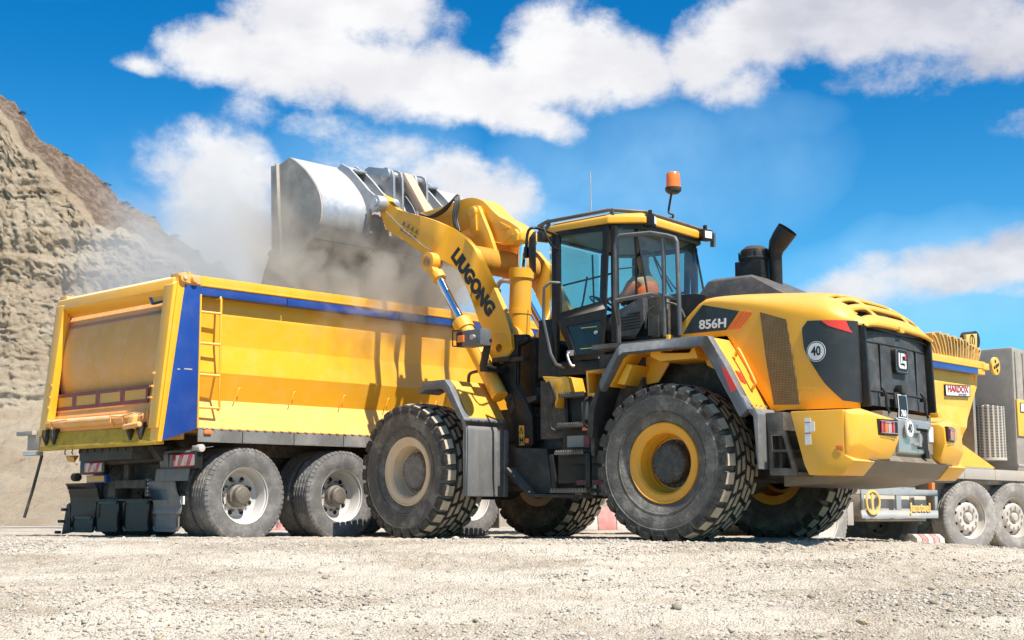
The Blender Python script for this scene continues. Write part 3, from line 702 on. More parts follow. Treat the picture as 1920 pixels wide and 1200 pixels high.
# ------------------------------------------------------------------ wheel loader
LS = 0.945; LA = R(140.343); ART = R(-5.53)
OL = Vector((2.335 * LS, 14.78 * LS, 0.224 * (1 - LS) - 0.012))
loader = thing('wheel_loader', 'large yellow articulated wheel loader tipping its raised bucket into the tipper truck', 'wheel loader', OL, RZ(LA), scale=LS)
ML = Matrix.Identity(4)
MF = Matrix.Translation((1.778, 0, 0)) @ RZ(ART) @ Matrix.Translation((-1.778, 0, 0))
def LP(name, g, mats, **k): return part(name, g, mats, loader, k.pop('M', None), **k)
def FP(name, g, mats, **k): return part(name, g, mats, loader, MF, **k)
Z3 = (0, 0, 0)
loader_wheel(loader, ML, 0, 1, RIMY, HUBK); loader_wheel(loader, ML, 0, -1, RIMY, HUBK)
loader_wheel(loader, MF, 3.556, 1, RIMD, HUBD); loader_wheel(loader, MF, 3.556, -1, RIMD, HUBD)
for o_ in list(loader.children)[2:]: o_['label'] = 'front wheel with dusty cream rim'
for o_ in list(loader.children)[:2]: o_['label'] = 'rear wheel with orange yellow rim'

# chassis and axles
g = G(); g.box(-1.5, 2.15, -.42, .42, .62, 1.25); g.box(-.35, .35, -.6, .6, .6, 1.0); g.box(-1.2, 1.0, -.7, .7, 1.25, 2.0); g.box(.45, 1.0, -1.0, 1.0, 1.3, 1.95)
g.box(-1.4, -.9, -.9, .9, 0.75, 1.6); g.cyl((0, -.95, .772), (0, .95, .772), .17, n=20); g.cyl((0, -.35, .772), (0, .35, .772), .3, n=20); g.box(.6, 2.0, -.75, .75, 1.1, 1.75)
LP('rear_frame', g, CHAS, bevel=.01)
g = G(); g.box(1.95, 3.1, -.42, .42, .62, 1.5); g.box(3.1, 4.1, -.45, .45, .55, 1.35); g.cyl((3.556, -.95, .772), (3.556, .95, .772), .17, n=20); g.cyl((3.556, -.35, .772), (3.556, .35, .772), .32, n=20)
g.cyl((1.85, .25, 1.2), (2.5, .35, 1.1), .07); g.cyl((1.85, -.25, 1.2), (2.5, -.35, 1.1), .07)
FP('front_frame', g, CHAS, bevel=.01)
g = G(); g.prism([(2.50, .75), (2.47, .80), (2.13, .50), (1.25, .475), (1.25, .44), (2.14, .46)], .25, .78); g.prism([(2.44, 1.02), (1.98, 1.0), (1.90, .50), (2.15, .5), (2.40, .76)], .25, .66)
LP('belly_guard', g, BLKD, bevel=.006)
g = G(); g.box(1.08, 1.46, .55, .98, .98, 1.56); g.box(1.0, 1.6, .5, .95, .60, .95); g.box(.66, 1.02, .55, .92, .62, 1.2)
LP('fuel_tank', g, BLK, bevel=.012)
g = G(); g.box(.70, 1.30, .98, 1.02, .575, .63); LP('red_bar', g, REDM)

# hood: grid built on a plan curve, crowned towards the spine
plan = [(-.05, .95), (-.35, .965), (-.7, .98), (-1.1, 1.0), (-1.4, 1.005), (-1.62, .985), (-1.76, .92), (-1.85, .82), (-1.88, .76)]
def cint(x, P, k):      # smooth interpolation of control values along x
    X = [-p[0] for p in P]; V = [p[k] for p in P]; x = -x
    i = max(0, min(len(X) - 2, int(np.searchsorted(X, x)) - 1)); t = min(1, max(0, (x - X[i]) / (X[i + 1] - X[i])))
    m0 = (V[i + 1] - V[i - 1]) / (X[i + 1] - X[i - 1]) if i > 0 else (V[1] - V[0]) / (X[1] - X[0])
    m1 = (V[i + 2] - V[i]) / (X[i + 2] - X[i]) if i + 2 < len(X) else (V[-1] - V[-2]) / (X[-1] - X[-2]); h = X[i + 1] - X[i]
    return (2 * t ** 3 - 3 * t ** 2 + 1) * V[i] + (t ** 3 - 2 * t ** 2 + t) * h * m0 + (-2 * t ** 3 + 3 * t ** 2) * V[i + 1] + (t ** 3 - t ** 2) * h * m1
# x, shoulder z, crown z, lower edge z
HC = [(0.0, 2.10, 2.44, 2.03), (-.12, 2.23, 2.47, 2.03), (-.28, 2.375, 2.49, 2.03), (-.60, 2.34, 2.50, 2.0), (-.95, 2.26, 2.485, 1.30), (-1.25, 2.17, 2.465, 1.26), (-1.45, 2.115, 2.44, 1.25), (-1.60, 2.09, 2.395, 1.25), (-1.72, 2.07, 2.325, 1.25), (-1.82, 2.05, 2.235, 1.25), (-1.90, 2.035, 2.145, 1.25), (-1.955, 2.025, 2.07, 1.25)]
def hood_w(x): return cint(x, plan, 1) if x > -1.86 else .79 - (-1.86 - x) * .3
HX = [0.0, -.07, -.14, -.21, -.28, -.36, -.45, -.55, -.65, -.78, -.9, -1.05, -1.2, -1.32, -1.42, -1.50] + [-1.54, -1.575, -1.615, -1.65, -1.675, -1.71, -1.745, -1.77, -1.80, -1.835, -1.865, -1.90, -1.93, -1.955]
NA = 24
def hood_row(x, half=True):
    wv, zs, zc = hood_w(x), cint(x, HC, 1), cint(x, HC, 2); r = []
    front = max(0, (-.28 - x) / -.28) if x > -.28 else 0
    for k in range(NA + 1):
        a = math.pi / 2 * (1 - k / NA); y = wv * math.sin(a) ** .72; z = zs + (zc - zs) * max(0, math.cos(a)) ** .80
        r.append((x, y, z))
    return r
g = G(); crown = []
for x in HX:
    r = hood_row(x); zb = cint(x, HC, 3) if x < -.62 else 2.03
    if x > -.95: zb = 2.03 if x > -.56 else 2.03 - (2.03 - 1.30) * min(1, (-.56 - x) / .45)
    zl = [r[0][2] + (min(zb, r[0][2] - .01) - r[0][2]) * q for q in (1, .75, .5, .25)]
    crown.append([(x, hood_w(x), z) for z in zl] + r)
nc = len(crown[0]); slots = [(.035, .36), (.42, .735)]; rows_s = [(-1.54, -1.615), (-1.675, -1.745), (-1.80, -1.865)]
for j in range(len(HX)):
    for p in crown[j]: g.v.append(p)
for j in range(len(HX) - 1):
    for k in range(nc - 1):
        ym = (crown[j][k][1] + crown[j][k + 1][1] + crown[j + 1][k][1] + crown[j + 1][k + 1][1]) / 4; xm = (HX[j] + HX[j + 1]) / 2
        if k >= 4 and any(a_ <= ym <= b_ for a_, b_ in slots) and any(c_ > xm > d_ for c_, d_ in rows_s): continue
        if k < 4 and xm < -1.87: continue
        g.f.append((j * nc + k, j * nc + k + 1, (j + 1) * nc + k + 1, (j + 1) * nc + k)); g.m.append(0)
g.mirror_y()
hood = LP('hood', g, YEL, angle=50, weld=True, split=False)
sm = hood.modifiers.new('thickness', 'SOLIDIFY'); sm.thickness = .035; sm.offset = -1
g = G(); g.v = []; n_ = 0
for j, x in enumerate(HX[14:]):
    for p in crown[j + 14][6:]: g.v.append((p[0] + .04, p[1] * .96, p[2] - .07))
nr_ = len(HX[14:]); nk = nc - 6
g.f = [(j * nk + k, j * nk + k + 1, (j + 1) * nk + k + 1, (j + 1) * nk + k) for j in range(nr_ - 1) for k in range(nk - 1)]; g.m = [0] * len(g.f); g.mirror_y()
LP('slot_shade_liner', g, VOID, split=False)  # black liner added; its colour stands for the shade below the hood slots
# helper: surface patch lying on the hood side, bounded by left(z) and right(z)
PX = [p[0] for p in plan]; PY = [p[1] for p in plan]
def side_y(x): return float(hood_w(x))
def arc_pt(s):       # s runs along the plan curve in x until -1.6, then round the corner by arc length
    return s
def patch(name, poly_l, poly_r, m, off=.010, nz=10, nx=8, thick=.012, parent=None, bev=False):
    """poly_l, poly_r: lists of (x,z) from top to bottom with equal length"""
    g = G(); idx = []
    zl = np.linspace(0, 1, nz)
    kl = np.linspace(0, 1, len(poly_l))
    for t in zl:
        xl = np.interp(t, kl, [p[0] for p in poly_l]); z0 = np.interp(t, kl, [p[1] for p in poly_l])
        xr = np.interp(t, kl, [p[0] for p in poly_r]); z1 = np.interp(t, kl, [p[1] for p in poly_r])
        for s in np.linspace(0, 1, nx):
            x = xl + (xr - xl) * s; z = z0 + (z1 - z0) * s; g.v.append((x, side_y(x) + off, z))
    for j in range(nz - 1):
        for i in range(nx - 1):
            a = j * nx + i; g.f.append((a, a + nx, a + nx + 1, a + 1)); g.m.append(0)
    n0 = len(g.v); g.v += [(x, y - off - .02, z) for x, y, z in g.v[:n0]]
    for j in range(nz - 1):
        for i in (0, nx - 1):
            a = j * nx + i; b = a + nx; g.f.append((a, n0 + a, n0 + b, b) if i == 0 else (a, b, n0 + b, n0 + a)); g.m.append(0)
    for i in range(nx - 1):
        for j in (0, nz - 1):
            a = j * nx + i; g.f.append((a, a + 1, n0 + a + 1, n0 + a) if j == 0 else (a, n0 + a, n0 + a + 1, a + 1)); g.m.append(0)
    k = len(g.v); kf = len(g.f); g.v += [(x, -y, z) for x, y, z in g.v[:k]]; g.f += [tuple(k + q for q in reversed(f)) for f in g.f[:kf]]; g.m += [0] * kf
    return part(name, g, m, parent or loader, angle=30)
patch('vent_screen', [(-.945, 2.225), (-1.0, 1.75), (-1.075, 1.31)], [(-1.235, 2.125), (-1.30, 1.70), (-1.355, 1.30)], PERF, off=.012)
patch('name_panel', [(-.275, 2.365), (-.14, 2.235), (-.03, 2.09)], [(-.70, 2.26), (-.62, 2.17), (-.545, 2.085)], DGREY, off=.012)
patch('stripe', [(-.725, 2.255), (-.57, 2.085)], [(-.765, 2.25), (-.61, 2.085)], ORGD, off=.012)
patch('stripe', [(-.785, 2.245), (-.63, 2.085)], [(-.855, 2.23), (-.70, 2.085)], ORGD, off=.012)
patch('rear_side_panel', [(-1.46, 2.09), (-1.40, 2.02), (-1.42, 1.80), (-1.60, 1.50), (-1.76, 1.32)], [(-1.868, 2.075), (-1.872, 2.0), (-1.875, 1.75), (-1.878, 1.5), (-1.88, 1.30)], DGREY, off=.016, nz=14, nx=16)
patch('red_reflector', [(-1.60, 2.083), (-1.66, 2.03), (-1.76, 1.99)], [(-1.80, 2.078), (-1.82, 2.0), (-1.84, 1.96)], REDD, off=.022, nx=8)
text('number_856H', '856H', .125, LETW, frame3((-.40, .99, 2.155), (-1, 0, -.02), (0, 0, 1)), loader, bold=.0035, sx=1.15)
def disc40(cx, cy, cz, r, nrm_r, up, parent, nm='speed_sign'):
    M = frame3((cx, cy, cz), nrm_r, up)
    g = G(); g.cyl((0, 0, -.004), (0, 0, 0), r, n=40); g.cur = 1; g.cyl((0, 0, 0), (0, 0, .002), r * .94, n=40); g.cur = 0; g.cyl((0, 0, .002), (0, 0, .003), r * .86, n=40)
    o = part(nm, g, [WHITE, LETK], parent, M)
    text('speed_number', '40', r * 1.25, LETK, Matrix.Translation((0, 0, .005)), o, bold=r * .03, ext=.001, sx=.82)
disc40(-1.545, 1.022, 1.79, .098, (-1, 0, 0), (0, 0, 1), loader)
# red-topped wrap and grille on the rear face
g = G(); gx = lambda y, z: -1.925 + .05 * (y / .74) ** 2 + .0 * z
ny, nzz = 13, 9; vs_ = []
for j in range(nzz):
    for i in range(ny):
        y = -.735 + 1.47 * i / (ny - 1); z = 1.29 + (2.055 - 1.29) * j / (nzz - 1); vs_.append((gx(y, z) + .03 * (z - 1.29), y, z))
k = len(vs_); vs_ += [(-1.80, y, z) for _, y, z in vs_[:k]]
fs = [(j * ny + i, j * ny + i + 1, (j + 1) * ny + i + 1, (j + 1) * ny + i) for j in range(nzz - 1) for i in range(ny - 1)]
fs = [tuple(reversed(f)) for f in fs]
fs += [(i, i + 1, k + i + 1, k + i) for i in range(ny - 1)] + [((nzz - 1) * ny + i + 1, (nzz - 1) * ny + i, k + (nzz - 1) * ny + i, k + (nzz - 1) * ny + i + 1) for i in range(ny - 1)]
fs += [(j * ny, k + j * ny, k + (j + 1) * ny, (j + 1) * ny) for j in range(nzz - 1)] + [(j * ny + ny - 1, (j + 1) * ny + ny - 1, k + (j + 1) * ny + ny - 1, k + j * ny + ny - 1) for j in range(nzz - 1)]
g.add(vs_, fs)
GRL = mat('rear_grille_sheet', (0.035, 0.036, 0.038), 0.55, dust=0.35, up=0.2, dscale=2.2, dcol=(0.30, 0.29, 0.28, 1)); t_ = NT(GRL.node_tree); b_ = t_.n['Principled BSDF']
vo_ = t_.add('ShaderNodeTexVoronoi'); vo_.inputs['Scale'].default_value = 95; vo_.inputs['Randomness'].default_value = 0; t_.put(vo_.inputs['Vector'], t_.mapping(t_.add('ShaderNodeTexCoord').outputs['Object'], (0, 1, 1)))
s_ = b_.inputs['Base Color'].links[0].from_socket; t_.put(b_.inputs['Base Color'], t_.mix(t_.math('MULTIPLY', t_.ramp(vo_.outputs['Distance'], .3, .45), .75), s_, (.01, .01, .01, 1)))
grille = LP('rear_grille', g, GRL, angle=30)
g = G()
for z in (1.43, 1.90): g.tube([(gx(y, z) + .03 * (z - 1.29) - .004, y, z) for y in np.linspace(-.70, .70, 9)], .006, 6)
for y in (-.40, .42): g.box(gx(y, 2) - .006 + .03 * .1, -1.86, y - .004, y + .004, 1.44, 1.89)
part('grille_rib', g, BLK, grille)
g = G()
for s in (1, -1): g.prism([(-1.925, 2.05), (-1.80, 2.06), (-1.83, 1.27), (-1.955, 1.27)], s * .735, s * .775)
LP('grille_frame', g, BLK, bevel=.006)
g = G(); g.box(-1.99, -1.90, -.80, -.715, 1.245, 1.29); LP('grille_foot', g, YEL, bevel=.004)
# emblem plaque
M = frame3((-1.955, .03, 1.755), (0, -1, 0), (0, 0, 1))
def rrect(w_, h_, r, n=5):
    p = []
    for cx, cy, a0 in ((w_ / 2 - r, h_ / 2 - r, 0), (-w_ / 2 + r, h_ / 2 - r, 90), (-w_ / 2 + r, -h_ / 2 + r, 180), (w_ / 2 - r, -h_ / 2 + r, 270)):
        for i in range(n): a = R(a0 + 90 * i / (n - 1)); p.append((cx + r * math.cos(a), cy + r * math.sin(a)))
    return p
g = G(); g.prism(rrect(.30, .25, .05), -.06, 0, 'z'); g.cur = 1
a, b2 = rrect(.275, .225, .045), rrect(.262, .212, .042)
g.ring(a, b2, 0, .004, 'z'); g.cur = 2
g.prism([(-.085, .075), (-.058, .075), (-.058, -.045), (.02, -.045), (.02, -.075), (-.065, -.075), (-.085, -.05)], 0, .008, 'z')
g.prism([(-.035, .075), (.05, .075), (.05, .048), (-.008, .048), (-.008, -.022), (-.035, -.03)], 0, .008, 'z')
g.prism([(.035, -.075), (.075, -.075), (.085, -.06), (.085, .005), (.012, .005), (.012, -.022), (.058, -.022), (.058, -.05), (.035, -.05)], 0, .008, 'z'); g.cur = 3
g.prism([(.062, .02), (.085, .02), (.085, .075), (.062, .055)], 0, .008, 'z')
part('emblem', g, [BLK, GREY, LETW, REDD], loader, M, bevel=0)
# plate holder and number plate
M = frame3((-1.995, .135, 1.30), (0, -1, 0), (.06, 0, 1))
g = G(); g.prism([(-.135, .135), (.115, .135), (.125, -.02), (-.13, -.02)], -.03, -.012, 'z'); g.box(-.03, .08, .13, .21, -.05, .02)
part('plate_holder', g, BLKD, loader, M, bevel=.004)
g = G(); g.prism([(-.10, .115), (.10, .115), (.105, -.03), (.075, -.115), (-.125, -.115), (-.10, -.03)], -.004, .0, 'z'); g.cur = 1
g.prism([(-.09, .105), (.09, .105), (.094, -.026), (.067, -.104), (-.114, -.104), (-.09, -.026)], 0, .002, 'z')
pl = part('number_plate', g, [WHITE, LETK], loader, M)
text('plate_number', '760', .085, LETW, Matrix.Translation((-.015, -.07, .004)), pl, bold=.003, ext=.001, sx=.95, shear=.2)
disc40(-2.05, .125, 1.085, .095, (0, -1, 0), (0, 0, 1), loader)
g = G()
for y in (.48, -.42):
    g.tube([(-1.94, y, 1.47), (-1.975, y - .01, 1.40), (-1.97, y - .03, 1.30), (-1.99, y - .05, 1.22)], .014, 8, 3); g.box(-1.98, -1.93, y - .03, y + .015, 1.38, 1.42)
LP('rubber_latch', g, BLK, bevel=.003)
g = G(); g.box(-1.965, -1.925, -.04, .06, 2.035, 2.095); LP('rear_camera', g, YEL, bevel=.008)

# black upper engine cover, precleaner, exhaust
g = G(); g.hull([(.10, .52, 2.50), (-.03, .46, 2.70), (-.55, .46, 2.70), (-.78, .46, 2.58), (-1.0, .50, 2.44), (.10, -.52, 2.50), (-.03, -.46, 2.70), (-.55, -.46, 2.70), (-.78, -.46, 2.58), (-1.0, -.50, 2.44), (-.03, .36, 2.735), (-.5, .36, 2.735), (-.03, -.36, 2.735), (-.5, -.36, 2.735), (-.78, .3, 2.60), (-.78, -.3, 2.60)])
LP('engine_cover', g, ECOV, bevel=.015)
g = G(); g.prism([(.62, 2.06), (-.02, 2.06), (-.30, 2.47), (-.16, 2.50), (.30, 2.52), (.40, 2.40), (.40, 2.06)][0:7], -.93, .93)
LP('engine_side_cover', g, BLK, bevel=.01)
g = G(); g.box(-.50, -.18, -.16, .16, 2.70, 2.93); LP('air_box', g, BLK, bevel=.01)
g = G(); g.v = []; g.f = []
pr_ = [(0, 3.105), (.10, 3.10), (.15, 3.06), (.168, 2.99), (.168, 2.975), (.176, 2.97), (.176, 2.955), (.165, 2.95), (.165, 2.93), (.12, 2.925), (.12, 2.88)]
n = 32
for i in range(n):
    a = 2 * math.pi * i / n
    for r_, z_ in pr_: g.v.append((-.34 + r_ * math.cos(a), r_ * math.sin(a), z_))
K = len(pr_); g.f = [(i * K + j, i * K + j + 1, ((i + 1) % n) * K + j + 1, ((i + 1) % n) * K + j) for i in range(n) for j in range(K - 1)]; g.m = [0] * len(g.f)
for i in range(12):
    a = 2 * math.pi * i / 12; g.box(-.34 + .17 * math.cos(a) - .006, -.34 + .17 * math.cos(a) + .006, .17 * math.sin(a) - .006, .17 * math.sin(a) + .006, 2.95, 3.04)
LP('air_precleaner', g, BLK, angle=30)
g = G(); g.tube([(-.585, 0, 2.60), (-.585, 0, 2.97), (-.59, 0, 3.03), (-.615, 0, 3.09), (-.665, 0, 3.16), (-.735, 0, 3.24)], [.066, .066, .080, .100, .108, .112], 24, 0)
g.f = g.f[:-1]; g.m = g.m[:-1]
ex = LP('exhaust_pipe', g, BLK, angle=40)
g = G(); g.cyl((-.70, 0, 3.20), (-.712, 0, 3.214), .102, n=24); part('exhaust_mouth', g, VOID, ex)

# cab ---------------------------------------------------------------
CABP = [(1.76, .80), (.94, .80), (.79, .60), (.79, -.60), (.94, -.80), (1.76, -.80), (2.06, -.45), (2.06, .45)]
def scl(P, k, c=(1.4, 0)): return [((x - c[0]) * k + c[0], (y - c[1]) * k + c[1]) for x, y in P]
ROOFP = [(1.95, .70), (1.80, .83), (.98, .85), (.66, .62), (.66, -.62), (.98, -.85), (1.80, -.83), (1.95, -.70)]
g = G()
n = 8; lo = [(x, y, 3.405) for x, y in ROOFP]; mi = [(x, y, 3.475) for x, y in ROOFP]; hi = [(x, y, 3.53) for x, y in scl(ROOFP, .9, (1.3, 0))]
g.add(lo + mi + hi, [tuple(range(n))[::-1]] + [(i, (i + 1) % n, n + (i + 1) % n, n + i) for i in range(n)] + [(n + i, n + (i + 1) % n, 2 * n + (i + 1) % n, 2 * n + i) for i in range(n)] + [tuple(range(2 * n, 3 * n))])
LP('cab_roof', g, YEL, bevel=.012, weld=True)
g = G(); rp = scl(ROOFP, .945, (1.33, 0)); g.ring(rp, scl(ROOFP, .84, (1.33, 0)), 3.345, 3.404, 'z'); LP('roof_rim', g, BLK, bevel=.005)
g = G(); g.prism(scl(ROOFP, .92, (1.33, 0)), 3.37, 3.40, 'z'); LP('roof_liner', g, LINER)
g = G()
for (x, y), (x2, y2) in (((.94, .80), (.94, .79)), ((1.76, .79), (1.76, .78)), ((.94, -.80), (.94, -.79)), ((1.76, -.79), (1.76, -.78))):
    g.box(x - .035, x + .035, y - .05, y + .01, 1.9 if x > 1 else 2.1, 3.37)
for s in (1, -1): g.tube([(.79, s * .59, 2.55), (.80, s * .59, 3.37)], .014, 6); g.tube([(2.06, s * .46, 2.2), (2.0, s * .46, 3.37)], .02, 6)
LP('cab_pillar', g, BLK, bevel=.006)
g = G(); g.prism([(1.99, 1.785), (1.98, 2.43), (1.80, 2.43), (1.755, 2.2), (1.73, 2.05), (1.73, 1.785)], .74, .80); g.prism([(1.99, 1.785), (1.98, 2.43), (1.80, 2.43), (1.755, 2.2), (1.73, 2.05), (1.73, 1.785)], -.80, -.74)
g.prism([(1.76, .74), (.96, .74), (.80, .5), (.80, -.5), (.96, -.74), (1.76, -.74), (2.02, -.45), (2.02, .45)], 1.785, 1.95, 'z'); g.prism([(1.98, .76), (2.06, .45), (2.06, -.45), (1.98, -.76)], 1.79, 2.2, 'z')
g.box(.98, 1.99, .735, .795, 1.785, 1.93)
LP('cab_body', g, BLK, bevel=.008)
# door with window frame
dO = [(1.705, 3.40), (.99, 3.385), (1.045, 2.50), (1.10, 1.935), (1.46, 1.935), (1.70, 2.44)]
dI = [(1.645, 3.35), (1.045, 3.335), (1.075, 2.57), (1.085, 2.50), (1.40, 2.495), (1.66, 2.47)]
for s in (1, -1):
    g = G()
    g.ring([(1.71, 3.40), (.985, 3.385), (1.035, 2.47), (1.70, 2.40)], [(1.655, 3.345), (1.055, 3.33), (1.085, 2.56), (1.65, 2.485)], s * .803, s * .835)
    g.ring([(1.70, 2.40), (1.035, 2.465), (1.09, 1.935), (1.47, 1.935)], [(1.56, 2.32), (1.10, 2.355), (1.135, 2.0), (1.44, 2.0)], s * .803, s * .835)
    dr = LP('cab_door', g, BLK, bevel=.005, label='left cab door' if s > 0 else 'right cab door')
    g = G(); g.prism([(1.657, 3.347), (1.053, 3.332), (1.083, 2.558), (1.652, 2.483)], s * .814, s * .820); part('door_window', g, GLASS, dr)
    g = G(); g.prism([(1.562, 2.322), (1.098, 2.357), (1.133, 1.998), (1.442, 1.998)], s * .814, s * .820); part('door_window', g, GLASSD, dr)
    if s > 0:
        g = G(); g.tube([(1.50, .845, 2.03), (1.52, .875, 2.0), (1.47, .88, 1.89), (1.44, .85, 1.875)], .014, 8, 3); g.box(1.46, 1.54, .835, .86, 1.99, 2.05); part('handle', g, METAL, dr, bevel=.003)
        g = G(); g.box(1.16, 1.37, .822, .826, 2.283, 2.292); g.box(1.20, 1.38, .822, .826, 2.055, 2.064); part('window_strip', g, LETY, dr)
        g = G(); g.cyl((1.16, .82, 2.22), (1.16, .85, 2.22), .02, n=12); part('lock', g, METAL, dr)
        g = G(); g.box(.93, 1.11, .835, .865, 1.93, 1.95); g.cyl((.98, .85, 1.94), (.98, .88, 1.94), .014, n=8); g.cyl((1.02, .85, 1.94), (1.02, .88, 1.94), .014, n=8); part('hinge', g, METAL, dr)
# glazing round the cab
g = G(); g.prism([(.936, .79), (.93, .794), (.796, .612), (.802, .608)], 2.58, 3.36, 'z'); g.mirror_y(); LP('side_rear_window', g, GLASS)
g = G(); g.hull([(.64, .60, 2.56), (.64, -.60, 2.56), (.79, .59, 3.36), (.79, -.59, 3.36), (.634, .60, 2.56), (.634, -.60, 2.56), (.784, .59, 3.36), (.784, -.59, 3.36)]); LP('rear_window', g, GLASS)
g = G(); g.tube([(.63, .60, 2.56), (.78, .59, 3.36)], .012, 6); g.tube([(.63, -.60, 2.56), (.78, -.59, 3.36)], .012, 6); g.box(.63, .95, .56, .62, 2.53, 2.57)
LP('window_seal', g, BLK)
g = G(); g.prism([(1.80, .79), (1.806, .794), (2.04, .52), (2.034, .516)], 2.2, 3.37, 'z'); g.mirror_y(); LP('front_corner_window', g, GLASS)
g = G(); g.prism([(2.05, .45), (2.056, .45), (2.056, -.45), (2.05, -.45)], 2.2, 3.37, 'z'); LP('windscreen', g, GLASS)
g = G()
g.tube([(.715, .28, 2.60), (.735, .10, 2.74), (.765, .30, 3.10)], .008, 6); g.tube([(.70, .02, 2.72), (.76, .33, 3.14)], .011, 6); g.tube([(.66, -.25, 2.60), (.70, .02, 2.80), (.72, .12, 2.90)], .009, 6)
LP('rear_wiper', g, HOSE)
# louvred side box behind the door
g = G(); g.prism([(.955, 2.16), (.955, 2.42), (.57, 2.56), (.55, 2.15)], .55, .80); g.box(.30, .57, .3, .70, 2.1, 2.45)
lv = LP('louvred_cover', g, ECOV, bevel=.008)
lv['label'] = 'dark grey louvred cover behind the cab door'
for i in range(6):
    z = 2.375 - i * .032; g = G(); g.prism([(.88 if i else .76, z), (.60, z + .012), (.60, z + .026), (.88 if i else .76, z + .014)], .795, .815); part('louvre', g, BLK, lv, bevel=.002)
# interior: seat, console, wheel
g = G(); g.box(1.0, 1.45, -.24, .24, 2.20, 2.34); g.hull([(1.05, -.24, 2.3), (1.05, .24, 2.3), (.96, -.24, 2.3), (.96, .24, 2.3), (1.0, -.2, 2.70), (1.0, .2, 2.70), (.92, -.2, 2.70), (.92, .2, 2.70)]); g.box(1.05, 1.4, -.2, .2, 1.95, 2.2)
seat_o = LP('operator_seat', g, SEATM, bevel=.03)
g = G(); g.box(1.0, 1.6, -.74, -.36, 1.95, 2.52); g.box(1.72, 1.95, -.3, .3, 1.95, 2.45); g.hull([(1.70, -.15, 2.5), (1.70, .15, 2.5), (1.95, -.2, 2.65), (1.95, .2, 2.65), (1.75, -.15, 2.6), (1.75, .15, 2.6), (1.9, 0, 2.4)]); g.box(1.15, 1.45, .34, .46, 2.3, 2.44)
LP('control_console', g, CABIN, bevel=.02)
g = G(); g.lathe([(.175, -.012), (.187, 0), (.175, .012), (.163, 0)], 32, closed=True); g.cyl((-.17, 0, 0), (.17, 0, 0), .012, n=8); g.cyl((0, 0, 0), (0, -.2, 0), .03, n=10)
LP('steering_wheel', g, HOSE, M=Matrix.Translation((1.66, 0, 2.68)) @ Matrix.Rotation(R(90), 4, 'X') @ Matrix.Rotation(R(0), 4, 'X') @ Matrix.Rotation(R(35), 4, 'Z'))
g = G(); g.tube([(1.0, .76, 2.86), (1.66, .76, 2.80)], .012, 6); g.tube([(1.0, -.80, 2.86), (1.66, -.80, 2.80)], .014, 6); g.tube([(.80, .60, 2.93), (.93, .76, 2.90)], .008, 6); LP('window_rail', g, BLK)
g = G(); g.tube([(1.97, .1, 2.45), (1.95, .0, 2.75), (1.98, -.12, 3.05)], .012, 6); g.tube([(2.0, -.3, 2.3), (2.02, -.28, 3.34)], .011, 6); LP('front_wiper', g, HOSE)

# roof rail, lamps, beacon, antenna
g = G(); rail = [(2.16, .52, 3.47), (2.02, .74, 3.525), (1.86, .80, 3.545), (1.0, .80, 3.56), (.72, .52, 3.545), (.70, -.60, 3.525), (.66, -.72, 3.53), (.64, -.74, 3.47)]
g.tube(rail, .022, 10, 0); g.tube([(2.16, .52, 3.47), (2.16, -.52, 3.47), (2.02, -.74, 3.525), (1.0, -.80, 3.55), (.70, -.58, 3.53)], .022, 10)
for x, y in ((.97, .78), (1.85, .78), (.72, 0), (2.0, .70)): g.prism([(x - .035, 3.46), (x + .035, 3.46), (x + .012, 3.575), (x - .012, 3.575)], y - .012, y + .012)
g.box(.615, .665, -.78, -.74, 3.34, 3.5)
LP('roof_rail', g, TUBEG, angle=40)
def worklamp(x, y, z, ang):
    g = G(); g.box(-.05, .05, -.07, .07, -.06, .06); g.box(-.02, .02, -.015, .015, .05, .12); g.cur = 1; g.box(-.058, -.05, -.055, .055, -.045, .045)
    LP('work_lamp', g, [BLK, PINKW if False else WHITE], bevel=.006, M=Matrix.Translation((x, y, z)) @ RZ(ang))
worklamp(.66, .50, 3.44, .35); worklamp(.62, -.56, 3.44, -.3); worklamp(2.05, .60, 3.43, math.pi - .3)
g = G(); g.tube([(.72, -.02, 3.55), (.70, -.02, 3.60), (.735, 0, 3.62), (.745, 0, 3.66), (.715, 0, 3.80), (.70, 0, 3.86)], .013, 8, 3); g.v = g.v; o0 = len(g.v)
prf = [(0, 3.835), (.06, 3.84), (.088, 3.865), (.092, 3.885), (.092, 3.905), (0, 3.91)]
for i in range(24):
    a = 2 * math.pi * i / 24
    for r_, z_ in prf: g.v.append((.68 + r_ * math.cos(a), r_ * math.sin(a), z_))
g.f += [(o0 + i * 6 + j, o0 + i * 6 + j + 1, o0 + ((i + 1) % 24) * 6 + j + 1, o0 + ((i + 1) % 24) * 6 + j) for i in range(24) for j in range(5)]; g.m = [0] * len(g.f)
bc = LP('beacon', g, BLKD, angle=35)
g = G(); prf = [(.084, 3.905), (.080, 3.99), (.076, 4.06), (.066, 4.078), (0, 4.082)]
g.v = [(.68 + r_ * math.cos(2 * math.pi * i / 24), r_ * math.sin(2 * math.pi * i / 24), z_) for i in range(24) for r_, z_ in prf]; g.f = [(i * 5 + j, i * 5 + j + 1, ((i + 1) % 24) * 5 + j + 1, ((i + 1) % 24) * 5 + j) for i in range(24) for j in range(4)]; g.m = [0] * len(g.f)
part('beacon_lens', g, ORG, bc, angle=35)
g = G(); g.tube([(1.82, 0, 3.5), (1.832, 0, 4.28)], .008, 6); LP('antenna', g, METAL)
